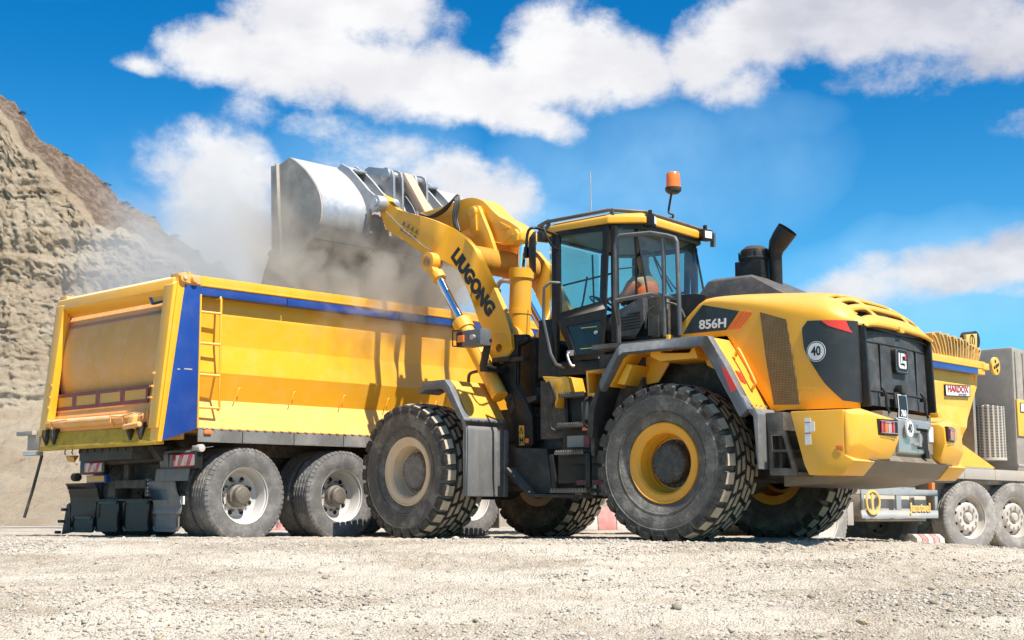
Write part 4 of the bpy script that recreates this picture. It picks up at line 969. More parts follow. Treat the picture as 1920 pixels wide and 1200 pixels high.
# mirror on the near front corner of the cab
g = G(); g.tube([(1.68, .84, 3.36), (1.70, 1.0, 3.38), (1.73, 1.17, 3.40), (1.78, 1.23, 3.36), (1.80, 1.24, 3.2), (1.80, 1.24, 3.08)], .016, 8, 3); g.tube([(1.70, 1.05, 3.385), (1.64, 1.0, 3.22), (1.68, .84, 3.20)], .014, 8, 3); g.box(1.78, 1.82, 1.22, 1.26, 3.06, 3.18)
mr = LP('mirror', g, BLK, angle=40)
g = G(); M = Matrix.Translation((1.735, 1.20, 3.12)) @ RZ(R(38.5))
prf = []
for j in range(11):
    a = math.pi * j / 10 - math.pi / 2; prf.append((math.cos(a), math.sin(a)))
vs_ = []; n = 24
for i in range(n):
    a = 2 * math.pi * i / n
    ca, sa = math.cos(a), math.sin(a); ex_ = lambda v_: math.copysign(abs(v_) ** .8, v_)
    vs_.append((-.03, .125 * ex_(ca), .235 * ex_(sa)))
for i in range(n): x, y, z = vs_[i]; vs_.append((0.0, y * .96, z * .96))
for i in range(n): x, y, z = vs_[i]; vs_.append((.045, y * .6, z * .68))
vs_.append((.055, 0, 0)); vs_.append((-.03, 0, 0))
fs = [(i, (i + 1) % n, n + (i + 1) % n, n + i) for i in range(n)] + [(n + i, n + (i + 1) % n, 2 * n + (i + 1) % n, 2 * n + i) for i in range(n)] + [(2 * n + i, 2 * n + (i + 1) % n, 3 * n) for i in range(n)] + [((i + 1) % n, i, 3 * n + 1) for i in range(n)]
g.add(vs_, fs); part('mirror_head', g, BLK, mr, M, angle=50)

# hand rails, door grab rail
g = G(); ya = 1.18
g.tube([(.80, .92, 1.93), (.79, .93, 2.28), (.655, ya, 2.46), (.645, ya, 3.06), (.62, ya, 3.14), (.58, ya, 3.155), (.20, ya, 3.135), (.0, ya, 3.08), (-.09, ya, 3.045), (-.115, ya, 3.0), (-.135, ya, 2.05)], .024, 10)
g.tube([(.64, ya, 2.475), (.20, ya, 2.50), (-.125, ya, 2.42)], .022, 10); g.tube([(.05, ya, 3.09), (.045, ya, 2.05)], .024, 10)
LP('hand_rail', g, TUBEG, angle=50)
g = G(); g.tube([(1.66, .82, 2.82), (1.72, .93, 2.82), (1.78, .955, 2.76), (1.79, .955, 2.41), (1.69, .955, 2.02), (1.63, .94, 1.90), (1.60, .82, 1.87)], .017, 8, 0)
LP('grab_rail', g, TUBEG, angle=50)
g = G(); g.box(.14, .36, .7, 1.02, 2.10, 2.50); g.tube([(.40, 1.0, 2.18), (.36, 1.02, 2.34), (.2, 1.0, 2.43), (0, 1.0, 2.38), (-.08, 1.0, 2.25)], .012, 8, 4); g.box(.22, .30, 1.0, 1.03, 2.08, 2.3)
LP('hydraulic_valve_box', g, CHAS, bevel=.01)
g = G(); g.box(.12, .22, 1.0, 1.004, 2.36, 2.52); LP('notice_plate', g, WHITE)

# rear fender
ro = [(.73, 1.615), (.50, 1.955), (.44, 1.985), (-.52, 1.995), (-.58, 1.985), (-.76, 1.70), (-1.01, 1.25)]
ri = [(.67, 1.575), (.45, 1.895), (.41, 1.915), (-.50, 1.925), (-.54, 1.915), (-.70, 1.67), (-.945, 1.235)]
def strip(g, a, b_, y0, y1, m=None):
    for i in range(len(a) - 1): g.prism([a[i], a[i + 1], b_[i + 1], b_[i]], y0, y1, 'y', m)
    return g
for s in (1, -1):
    g = G(); strip(g, ro, [(x * .97, z - .10) if i < 4 else (x + .10, z - .07) for i, (x, z) in enumerate(ro)], s * 1.27, s * 1.385)
    g.prism([(-1.01, 1.25), (-.945, 1.235), (-.90, 1.30), (-.90, 1.42), (-.96, 1.36)], s * 1.27, s * 1.38)
    LP('fender_edge', g, GREY, bevel=.012, weld=True)
    g = G(); strip(g, [(x, z - .008) for x, z in ro], [(x, z - .008) for x, z in ri], s * .90, s * 1.268)
    g.prism([(.66, 1.58), (.45, 1.90), (.10, 1.90), (.30, 1.62)], s * .90, s * .93); g.prism([(-.25, 1.90), (-.53, 1.90), (-.93, 1.25), (-.55, 1.62), (-.30, 1.75)], s * .92, s * .95)
    g.prism([(.60, 1.60), (.47, 1.80), (.40, 1.78), (.50, 1.58)], s * .93, s * 1.25)
    fe = LP('rear_fender', g, YEL, bevel=.008, weld=True)
    g = G(); g.prism([(-1.012, 1.255), (-1.0, 1.23), (-1.05, 1.18), (-1.085, .69), (-1.10, .685), (-1.10, 1.20), (-1.07, 1.26)], s * .93, s * 1.37)
    g.prism([(-1.105, 1.22), (-1.105, .69), (-1.14, .70), (-1.15, .78), (-1.14, 1.22)], s * .93, s * 1.0)
    LP('fender_flap', g, GREYL, bevel=.006, label='grey rear fender extension')
    g = G(); g.prism([(.74, 1.62), (.70, 1.63), (.82, 1.36), (.86, 1.05), (.92, 1.05), (.90, 1.36)], s * .92, s * 1.34); g.cur = 1; g.prism([(.86, 1.05), (.92, 1.05), (.91, .87), (.87, .87)], s * 1.0, s * 1.28)
    LP('mudflap', g, [BLKD, CHAS], bevel=.006)
    if s > 0:
        g = G(); g.tube([(-.72, 1.10, 1.80), (-.76, 1.13, 1.86), (-.79, 1.13, 1.83), (-.93, 1.13, 1.56), (-.945, 1.13, 1.51), (-.90, 1.10, 1.47)], .016, 8, 3); part('fender_handle', g, YEL, fe, angle=50)
        g = G(); nx_, nz_ = -.46, .25
        def on(t, y, o=.004):  # t along the rear slope of the fender
            x = -.76 - .25 * t; z = 1.70 - .45 * t; l = math.hypot(.45, .25); return (x - o * .45 / l, y, z + o * .25 / l)
        for (t0, t1, y0, y1) in ((.12, .42, 1.16, 1.24), (.20, .40, .97, 1.01)):
            g.add([on(t0, y1), on(t0 + .05, y0), on(t1, y0), on(t1 - .05, y1)], [(0, 1, 2, 3)])
        g.prism([(-.80, 1.62), (-.725, 1.68), (-.83, 1.42), (-.90, 1.44)], 1.388, 1.391)
        part('reflector', g, REDD, fe)
        g = G()
        for i in range(5): g.cyl((-.985 - .01, .95 + i * .09, 1.30), (-1.0 - .015, .95 + i * .09, 1.29), .008, n=6)
        part('bolt', g, METAL, fe)
g = G(); g.box(-.15, .95, .72, 1.20, 1.985, 2.03); g.tube([(.02, .95, 2.02), (.02, .95, 1.92), (-.5, .95, 1.93)], .02, 6); LP('platform', g, DECK)
g = G(); g.prism([(.20, 1.93), (.12, 1.93), (.08, 1.88), (-.25, 1.86), (-.3, 1.93), (-.35, 1.80), (.1, 1.80), (.22, 1.86)], .75, 1.20); g.box(-.03, .01, 1.15, 1.22, 1.9, 2.06)
LP('fender_bracket', g, YEL, bevel=.006)

# steps
g = G(); g.prism([(1.68, 1.755), (1.33, 1.725), (1.28, 1.54), (1.45, 1.53), (1.50, 1.40), (1.52, 1.55)], .85, 1.12); g.box(1.36, 1.66, .8, 1.12, 1.715, 1.735); LP('step_bracket', g, YEL, bevel=.008, label='yellow bracket in front of the steps')
g = G(); g.ring([(1.09, 1.775), (.84, 1.785), (.84, 1.49), (1.07, 1.50)], [(1.06, 1.745), (.88, 1.755), (.88, 1.53), (1.045, 1.54)], .85, 1.12); g.box(.86, 1.06, .85, .88, 1.50, 1.75); LP('battery_box_frame', g, YEL, bevel=.005)
for (z, x0, x1, y0, y1) in ((1.55, 1.09, 1.43, .82, 1.16), (1.225, 1.08, 1.42, .9, 1.2), (.935, 1.06, 1.44, .95, 1.22), (.535, .98, 1.46, 1.0, 1.27)):
    g = G(); g.box(x0, x1, y0, y1, z - .04, z - .012)
    for i in range(12): xa = x0 + (x1 - x0) * (i + .1) / 12; g.prism([(xa, z - .012), (xa + (x1 - x0) / 12 * .8, z - .012), (xa + (x1 - x0) / 12 * .6, z + .008), (xa + (x1 - x0) / 12 * .2, z + .008)], y1 - .012, y1)
    for i in range(3): g.box(x0, x1, y0 + (i + .3) * (y1 - y0) / 3.2, y0 + (i + .5) * (y1 - y0) / 3.2, z - .012, z + .004)
    LP('step', g, DECK)
g = G(); g.prism([(1.46, 1.55), (1.42, 1.56), (1.38, .93), (1.44, .93)], .98, 1.02); g.prism([(1.08, 1.5), (1.05, 1.5), (1.03, .93), (1.06, .93)], .98, 1.02)
g.prism([(1.50, .90), (1.455, .90), (1.40, .54), (1.455, .54)], 1.20, 1.235); g.prism([(1.02, .90), (.96, .90), (.96, .54), (1.02, .54)], 1.20, 1.235); g.box(1.02, 1.46, .97, .99, 1.235, 1.52); g.box(1.02, 1.46, 1.02, 1.04, .95, 1.21); g.box(.96, 1.48, 1.05, 1.07, .80, .93)
LP('step_frame', g, BLK, bevel=.004)
g = G(); g.tube([(1.52, 1.14, 1.60), (1.53, 1.20, 1.67), (1.49, 1.21, 1.65), (1.44, 1.21, 1.50), (1.49, 1.21, 1.40), (1.50, 1.21, 1.20), (1.45, 1.19, 1.15), (1.38, 1.15, 1.155)], .018, 8, 3); g.tube([(1.02, 1.12, 1.49), (1.05, 1.17, 1.47), (1.07, 1.18, 1.40), (1.08, 1.18, 1.22), (1.06, 1.14, 1.18)], .016, 8, 3); LP('step_rail', g, BLK, angle=50)
g = G(); g.box(1.15, 1.24, .99, .995, 1.27, 1.46); g.box(1.18, 1.40, 1.04, 1.045, .98, 1.10); LP('notice_plate', g, LINER)
g = G(); g.box(1.12, 1.19, 1.045, 1.055, 1.15, 1.20); LP('marker_lamp', g, ORG, bevel=.003)
g = G(); g.box(1.10, 1.17, 1.046, 1.05, .97, 1.10); LP('red_label', g, REDM)

# counterweight
for s in (1, -1):
    P = [(-1.40, 1.214), (-1.938, 1.21), (-1.938, .80), (-2.03, .745), (-1.91, .617), (-1.576, .622), (-1.53, .72)]
    g = G(); g.prism(P, s * .86, s * 1.30); LP('counterweight_side', g, YEL, bevel=.014)
    def mp(pts): return [(x, s * y, z) for x, y, z in pts]
    g = G(); g.hull(mp([(-1.945, 1.30, 1.205), (-1.945, 1.30, .80), (-1.945, 1.22, .765), (-2.02, 1.20, 1.17), (-1.98, 1.27, 1.15), (-2.04, 1.20, .90), (-1.99, 1.285, .88), (-1.96, 1.0, 1.235), (-2.03, 1.0, 1.195), (-2.115, .54, 1.125), (-2.06, .54, 1.16), (-1.80, .54, 1.17), (-1.80, 1.0, 1.23), (-2.125, .54, .97), (-2.05, .62, .775), (-1.99, 1.16, .755), (-1.80, .62, .77), (-1.80, 1.2, .76), (-2.07, .54, .83)]))
    LP('counterweight_corner', g, YEL, bevel=.016)
    # lamp in its recess
    n_ = Vector((-1, 0, 0)); base = Matrix.Translation((-2.097, s * .735, 1.065)) @ RZ(-s * R(10.5))
    g = G(); g.box(-.012, .02, -.155, .155, -.075, .075); fr_ = part('rear_lamp', g, BLK, loader, base, bevel=.004)
    for k_, (yy_, mm) in enumerate(((.095, REDL), (.04, ORG), (-.015, PINKW), (-.07, REDL))):
        g = G(); yq = yy_ * s; g.box(-.022, -.01, yq - .024, yq + .024, -.052, .052); part('lamp_lens', g, mm, fr_, bevel=.003)
    g = G()
    for i in range(5): yq = -.12 + .06 * i; g.tube([(-.015, yq, -.06), (-.035, yq, -.05), (-.035, yq, .05), (-.015, yq, .06)], .0035, 5)
    g.tube([(-.034, -.125, .055), (-.034, .125, .055)], .0035, 5); g.tube([(-.034, -.125, -.055), (-.034, .125, -.055)], .0035, 5); part('lamp_guard', g, METAL, fr_)
    if s > 0:
        g = G(); g.box(-1.93, -1.86, 1.300, 1.312, .84, .885); LP('side_marker', g, ORG, bevel=.003)
        g = G(); g.box(-1.55, -1.61, 1.300, 1.3035, .90, 1.145); g.box(-1.60, -1.65, 1.3005, 1.3045, 1.02, 1.11); g.cur = 1; g.box(-1.552, -1.608, 1.304, 1.305, 1.0, 1.01); g.box(-1.552, -1.608, 1.304, 1.305, 1.10, 1.108); LP('sticker', g, [WHITE, REDR])
g = G(); g.box(-1.2, -1.98, -.56, .56, .80, 1.24); g.cyl((-2.03, -.18, 1.0), (-1.9, -.18, 1.0), .05); LP('counterweight_core', g, UNDER, bevel=.012)
g = G(); g.prism([(-2.012, .86), (-2.012, 1.16), (-1.985, 1.19), (-1.98, .84)], -.50, .30); g.box(-2.04, -1.99, -.40, -.10, 1.10, 1.14); g.box(-2.05, -2.0, -.15, -.10, .92, 1.05); g.box(-2.045, -2.0, -.13, .02, 1.05, 1.075); g.box(-2.045, -2.0, -.13, .02, .93, .955); LP('tow_hitch', g, METAL, bevel=.006)
g = G(); g.box(-2.02, -2.013, -.36, -.13, .90, 1.10); LP('hitch_pocket', g, VOID)
g = G(); g.box(-2.025, -2.012, -.49, -.39, .98, 1.13); LP('reflector_plate', g, WHITE, bevel=.003)
g = G(); g.cyl((-2.03, -.32, .86), (-1.98, -.32, .86), .045, n=20); LP('tie_down_hole', g, VOID)
g = G(); g.hull([(-2.03, .95, .765), (-2.03, -.95, .765), (-1.90, .9, .62), (-1.90, -.9, .62), (-1.62, .9, .555), (-1.62, -.9, .555), (-1.1, .9, .53), (-1.1, -.9, .53), (-1.1, .9, .8), (-1.1, -.9, .8), (-1.95, .9, .85), (-1.95, -.9, .85)]); LP('counterweight_underside', g, UNDER, bevel=.01)
# rear side step behind the wheel
g = G(); g.prism([(-1.10, 1.22), (-1.285, 1.22), (-1.285, 1.05), (-1.12, 1.05)], .95, 1.22); g.ring([(-1.12, 1.05), (-1.30, 1.05), (-1.42, .62), (-1.13, .63)], [(-1.16, 1.0), (-1.27, 1.0), (-1.36, .69), (-1.17, .70)], 1.18, 1.22); g.ring([(-1.12, 1.05), (-1.30, 1.05), (-1.42, .62), (-1.13, .63)], [(-1.16, 1.0), (-1.27, 1.0), (-1.36, .69), (-1.17, .70)], .9, .94)
for z, x0, x1 in ((.86, -1.15, -1.34), (.645, -1.13, -1.42)): g.box(x0, x1, .92, 1.2, z - .012, z + .012)
LP('rear_step', g, DECK, bevel=.004)

# driver -------------------------------------------------------------
def skin_body(name, J, E, root, m, parent, lv=2, M=None):
    me = bpy.data.meshes.new(name); me.from_pydata([j[0] for j in J], E, []); me.update(); o = bpy.data.objects.new(name, me); COL.objects.link(o)
    md = o.modifiers.new('skin', 'SKIN'); md.use_smooth_shade = True
    for i, j in enumerate(J): me.skin_vertices[0].data[i].radius = (j[1], j[2] if len(j) > 2 else j[1]); me.skin_vertices[0].data[i].use_root = (i == root)
    ss = o.modifiers.new('sub', 'SUBSURF'); ss.levels = lv; ss.render_levels = lv
    dg = bpy.context.evaluated_depsgraph_get(); nm = bpy.data.meshes.new_from_object(o.evaluated_get(dg)); bpy.data.objects.remove(o)
    nm.materials.clear(); nm.materials.append(m); nm.polygons.foreach_set('use_smooth', [True] * len(nm.polygons))
    return link(name, nm, parent, M)
def driver():
    Lm = Matrix.Translation(OL) @ RZ(LA) @ Matrix.Scale(LS, 4)
    p = thing('person', 'driver in an orange vest and dark clothes seated inside the loader cab', 'person'); p.matrix_world = Lm @ Matrix.Translation((1.06, .04, 2.38))
    J = [((0, 0, .08), .15, .17), ((.0, 0, .26), .12, .15), ((-.02, 0, .43), .12, .17), ((-.02, 0, .53), .065, .07), ((0, 0, .64), .055), ((.02, 0, .72), .085, .08), ((.02, 0, .80), .08, .075),
         ((-.01, .20, .50), .06), ((.10, .26, .28), .05), ((.34, .17, .30), .038), ((-.01, -.20, .50), .06), ((.10, -.28, .28), .05), ((.34, -.17, .32), .038),
         ((.10, .11, .06), .09), ((.46, .13, .08), .075), ((.50, .13, -.30), .05), ((.10, -.11, .06), .09), ((.46, -.13, .08), .075), ((.50, -.13, -.30), .05), ((.60, .13, -.34), .04), ((.60, -.13, -.34), .04)]
    E_ = [(0, 1), (1, 2), (2, 3), (3, 4), (4, 5), (5, 6), (2, 7), (7, 8), (8, 9), (2, 10), (10, 11), (11, 12), (0, 13), (13, 14), (14, 15), (15, 19), (0, 16), (16, 17), (17, 18), (18, 20)]
    skin_body('body', J, E_, 0, SKIN, p)
    J2 = [((0, 0, .04), .165, .19), ((.0, 0, .26), .15, .185), ((-.02, 0, .43), .15, .21), ((-.02, 0, .51), .09, .10)]
    skin_body('vest', J2, [(0, 1), (1, 2), (2, 3)], 0, VEST, p)
    J3 = [((-.01, .19, .49), .085), ((.10, .26, .28), .062), ((.30, .18, .29), .05)]; skin_body('sleeve', J3, [(0, 1), (1, 2)], 0, VEST, p)
    J3 = [((-.01, -.19, .49), .085), ((.10, -.28, .28), .062), ((.30, -.18, .31), .05)]; skin_body('sleeve', J3, [(0, 1), (1, 2)], 0, VEST, p)
    J4 = [((0, 0, .04), .16, .18), ((.12, .11, .06), .10), ((.46, .13, .08), .085), ((.50, .13, -.28), .06), ((.12, -.11, .06), .10), ((.46, -.13, .08), .085), ((.50, -.13, -.28), .06)]
    skin_body('trousers', J4, [(0, 1), (1, 2), (2, 3), (0, 4), (4, 5), (5, 6)], 0, CLOTH, p)
    J5 = [((.0, 0, .80), .09, .085), ((.0, 0, .855), .07, .07)]; skin_body('hair', J5, [(0, 1)], 0, HAIR, p)
    g = G()
    for s in (1, -1): g.box(.165, .175, s * .06 - .018, s * .06 + .018, .08, .5)
    part('reflective_band', g, LINER, p)
    g = G(); g.hull([(.10, -.012, .75), (.10, .012, .75), (.125, -.012, .725), (.125, .012, .725), (.10, -.01, .78), (.10, .01, .78)]); part('nose', g, SKIN, p)
    for s in (1, -1):
        g = G()
        for k in range(4): g.tube([(.34, s * (.15 + .012 * k), .30), (.40, s * (.13 + .014 * k), .32), (.415, s * (.13 + .014 * k), .29), (.39, s * (.135 + .013 * k), .27)], .009, 6, 2)
        g.tube([(.34, s * .15, .31), (.375, s * .12, .335), (.40, s * .115, .33)], .010, 6, 2)
        g.hull([(.33, s * .14, .28), (.33, s * .20, .28), (.40, s * .13, .30), (.40, s * .185, .30), (.33, s * .14, .325), (.33, s * .20, .32), (.40, s * .13, .33), (.40, s * .185, .325)]); part('hand', g, SKIN, p, bevel=.004)
driver()

# ------------------------------------------------------------------ loader front frame: tower, arms, linkage, bucket
tw = [(2.95, 1.86), (2.86, 2.06), (2.83, 2.22), (2.78, 2.32), (2.70, 2.36), (2.30, 2.33), (2.26, 2.26), (2.44, 2.20), (2.46, 1.75), (2.30, 1.56), (2.20, 1.38), (2.19, 1.06), (2.22, 1.04), (2.47, 1.04), (2.52, 1.30), (2.62, 1.55), (2.80, 1.80)]
for s in (1, -1):
    g = G(); g.prism(tw, s * .545, s * .62); FP('front_tower', g, BLK, bevel=.01)
g = G(); g.prism([(2.78, 2.31), (2.45, 2.34), (2.46, 1.75), (2.20, 1.40), (2.20, 1.1), (2.6, 1.1), (2.85, 1.8)], -.30, .30); g.box(2.2, 2.75, -.54, .54, 1.1, 1.35); g.prism([(2.15, 1.62), (2.46, 1.60), (2.40, 1.50), (2.15, 1.57)], .3, .60)
g.prism([(2.45, 1.6), (2.25, 1.38), (2.25, 1.1), (2.6, 1.1)], .3, .5)
FP('tower_core', g, BLKD, bevel=.012)
g = G(); g.prism([(2.62, 1.63), (2.57, 1.665), (2.535, 1.66), (2.50, 1.60), (2.47, 1.50), (2.48, 1.43), (2.52, 1.41), (2.57, 1.44), (2.61, 1.52)], .622, .630); g.cyl((2.545, .62, 1.60), (2.545, .66, 1.60), .018, n=10); g.cyl((2.515, .62, 1.46), (2.515, .65, 1.46), .032, n=14)
g.tube([(2.735, .63, 2.22), (2.64, .645, 2.13)], .008, 6); g.box(2.50, 2.78, .60, .70, 2.03, 2.085); g.box(2.28, 2.50, .58, .68, 2.02, 2.07); g.cyl((2.70, .62, 2.20), (2.70, .66, 2.20), .055, n=16)
for x in (2.44, 2.40): g.tube([(x, .64, 2.05), (x + .01, .64, 1.80), (x, .64, 1.74)], .007, 6)
g.box(2.60, 2.66, .62, .67, 1.90, 1.98); g.box(2.20, 2.28, .45, .52, 1.12, 1.32)
g.tube([(2.42, .63, 2.03), (2.42, .635, 2.27), (2.25, .63, 2.28)], .008, 6)
FP('tower_fitting', g, BLKD, bevel=.003)
g = G(); g.prism([(2.405, 1.055), (2.32, 1.055), (2.325, 1.28), (2.41, 1.285)], .621, .624); sg = FP('warning_label', g, YELR)
g = G(); g.ring([(2.37, 1.265), (2.335, 1.19), (2.402, 1.19)], [(2.37, 1.25), (2.345, 1.197), (2.392, 1.197)], .625, .627); g.box(2.39, 2.345, .625, .627, 1.10, 1.125); g.box(2.395, 2.38, .625, .627, 1.07, 1.15); g.box(2.35, 2.335, .625, .627, 1.07, 1.15); g.tube([(2.383, .627, 1.22), (2.37, .627, 1.235), (2.355, .627, 1.22)], .003, 4); part('label_symbol', g, LETK, sg)
g = G(); g.box(2.30, 2.245, .62, .635, 1.075, 1.13); FP('side_marker', g, ORG, bevel=.003)

arm_t = [(4.87, 4.40), (4.80, 4.345), (4.70, 4.245), (4.56, 4.15), (4.43, 4.10), (4.12, 4.00), (3.86, 3.90), (3.56, 3.765), (3.29, 3.60), (3.14, 3.45), (3.01, 3.27), (2.80, 2.93), (2.61, 2.60), (2.50, 2.36), (2.48, 2.18), (2.60, 2.05)]
arm_b = [(4.94, 4.33), (4.95, 4.20), (4.91, 4.13), (4.80, 3.93), (4.51, 3.77), (4.20, 3.58), (3.94, 3.45), (3.68, 3.36), (3.42, 3.22), (3.30, 3.05), (3.18, 2.82), (3.05, 2.55), (2.93, 2.38), (2.86, 2.18), (2.78, 2.05), (2.68, 2.02)]
for s in (1, -1):
    g = G()
    for i in range(len(arm_t) - 1): g.prism([arm_t[i], arm_t[i + 1], arm_b[i + 1], arm_b[i]], s * .575, s * .655)
    g.cyl((4.86, s * .565, 4.27), (4.86, s * .665, 4.27), .112, n=24); g.cyl((2.70, s * .50, 2.20), (2.70, s * .66, 2.20), .17, n=24)
    ar = FP('lift_arm', g, YEL, bevel=.006, weld=True, label='near lift arm with black lettering' if s > 0 else None)
    g = G(); g.tube([(4.80, s * .665, 4.16), (4.45, s * .665, 3.88), (4.05, s * .665, 3.60), (3.90, s * .665, 3.52)], .007, 6); g.tube([(3.92, s * .665, 3.52), (3.915, s * .665, 3.47)], .007, 6)
    part('grease_line', g, METAL, ar)
    g = G(); g.cyl((4.86, s * .66, 4.27), (4.86, s * .735, 4.27), .07, n=20); g.cyl((3.85, s * .58, 3.37), (3.85, s * .78, 3.37), .075, n=20); part('pin', g, RIMD, ar, bevel=.006)
cA, cB = Vector((3.50, .658, 3.455)), Vector((2.82, .658, 2.62)); d_ = (cB - cA).normalized(); up_ = Vector((d_.z, 0, -d_.x))
text('maker_name', 'LIUGONG', .225, LETK, frame3((cA + cB) / 2, d_, up_), loader, base=MF, bold=.015, sx=1.02, ext=.002, space=1.02)
# warning decals near the tip
rm = frame3((4.33, .658, 3.84), (-.87, 0, -.5), (-.5, 0, .87)); g = G()
for i, mm in enumerate((0, 0, 1, 1)):
    g.cur = mm; g.box(-.19 + i * .095, -.19 + i * .095 + .085, -.10, .10, -.001, .001)
g.cur = 2
for i in range(4):
    cx = -.1475 + i * .095; g.ring([(cx, .075), (cx - .034, .015), (cx + .034, .015)], [(cx, .062), (cx - .024, .021), (cx + .024, .021)], .001, .003, 'z'); g.box(cx - .004, cx + .004, .027, .05, .001, .003)
    for k in range(3): g.box(cx - .03, cx + .03, -.02 - k * .02, -.012 - k * .02, .001, .0025)
part('warning_label', g, [YELD, YELR, LETK], loader, MF @ rm)
g = G(); g.cyl((3.30, -.50, 3.36), (3.30, .58, 3.36), .165, n=32); FP('cross_tube', g, TUBB, angle=30)
brk = [(3.72, 3.68), (3.50, 3.74), (3.66, 4.02), (3.64, 4.09), (3.58, 4.12), (3.50, 4.10), (3.45, 4.0), (3.30, 3.72), (3.16, 3.40), (3.20, 3.26), (3.40, 3.22), (3.60, 3.35)]
for s in (1, -1):
    g = G(); g.prism(brk, s * .19, s * .25); FP('rocker_bracket', g, YEL, bevel=.008)
g = G(); g.cyl((3.57, -.30, 4.03), (3.57, .30, 4.03), .065, n=20); g.prism([(3.63, 4.05), (3.57, 4.10), (3.52, 4.05), (3.50, 3.78), (3.55, 3.72), (3.62, 3.76)], .25, .275); FP('rocker_pin', g, YEL, bevel=.008)
def catmull0(P, k=4):
    out = []
    for i in range(len(P)):
        a, b, c, d = (Vector(P[(i + q) % len(P)]) for q in (-1, 0, 1, 2))
        for q in range(k):
            t = q / k; w_ = 0.5 * ((2 * b) + (-a + c) * t + (2 * a - 5 * b + 4 * c - d) * t * t + (-a + 3 * b - 3 * c + d) * t ** 3); out.append((w_.x, w_.y))
    return out
rk = [(4.76, 4.16), (4.72, 4.21), (4.55, 4.215), (4.20, 4.235), (3.92, 4.26), (3.72, 4.255), (3.52, 4.18), (3.36, 4.04), (3.22, 3.93), (3.08, 3.86), (2.92, 3.76), (2.86, 3.70), (2.85, 3.60), (2.90, 3.555), (3.05, 3.55), (3.34, 3.61), (3.45, 3.74), (3.60, 3.86), (3.80, 3.86), (4.00, 3.84), (4.30, 3.98), (4.60, 4.10), (4.72, 4.12)]
rk = catmull0(rk, 3)
g = G(); g.prism(rk, -.15, .15); g.cyl((2.94, -.17, 3.65), (2.94, .17, 3.65), .05, n=16); g.cyl((4.70, -.16, 4.17), (4.70, .16, 4.17), .045, n=16)
g.prism([(3.2, 3.86), (3.02, 3.77), (3.02, 3.75), (3.2, 3.75)], .15, .17); FP('rocker', g, YEL, bevel=.008)
g = G(); g.prism([(3.04, 3.72), (2.90, 3.72), (2.85, 3.66), (2.87, 3.58), (2.95, 3.55), (3.10, 3.60)], .15, .20); g.tube([(2.93, .205, 3.66), (3.05, .205, 3.60), (3.15, .19, 3.58), (3.40, .18, 3.66)], .007, 6, 3); FP('rocker_fork', g, YEL, bevel=.01)
g = G(); g.cyl((2.955, 0, 3.60), (2.99, 0, 3.20), .062, n=24); FP('tilt_rod', g, CHROME, angle=30)
g = G(); g.cyl((2.985, 0, 3.24), (3.03, 0, 2.45), .135, n=28); g.cyl((2.984, 0, 3.26), (2.99, 0, 3.14), .155, n=28); g.cyl((3.015, 0, 2.75), (3.018, 0, 2.70), .145, n=28); g.cyl((3.03, -.13, 2.42), (3.03, .13, 2.42), .13, n=24); FP('tilt_cylinder', g, YEL, angle=30)
g = G(); g.tube([(2.99, .2, 3.08), (3.09, .24, 3.09), (3.16, .24, 3.02), (3.22, .24, 2.80), (3.26, .22, 2.66)], .028, 8, 3); g.cyl((3.14, .24, 3.0), (3.18, .24, 2.9), .036, n=10); FP('steel_pipe', g, METAL, angle=50)
g = G()
for k in range(3):
    o_ = .03 * k
    g.tube([(4.62, .18 + o_, 4.17), (4.40, .20 + o_, 4.10), (4.15, .22 + o_, 4.14), (3.98, .22 + o_, 4.27 - o_), (3.90, .22 + o_, 4.30 - o_), (3.86, .24 + o_, 4.20), (3.88, .26 + o_, 4.0), (3.80 + o_, .28, 3.80), (3.74 + o_, .3, 3.68)], .016, 8, 5)
g.tube([(3.64, .3, 3.62), (3.52, .34, 3.56), (3.42, .36, 3.42), (3.40, .36, 3.25)], .03, 8, 4); g.tube([(3.50, .42, 3.55), (3.36, .44, 3.45), (3.30, .42, 3.3), (3.34, .4, 3.15)], .012, 8, 4)
FP('hydraulic_hose', g, HOSE, angle=50)
# far arm side plate visible beside the cab
# link bar between rocker and bucket
g = G(); g.prism([(4.77, 4.13), (4.72, 4.11), (4.68, 4.16), (4.71, 4.23), (5.16, 4.85), (5.22, 4.87), (5.27, 4.82), (5.25, 4.76)], -.10, .06); FP('bucket_link', g, LINK, bevel=.01)
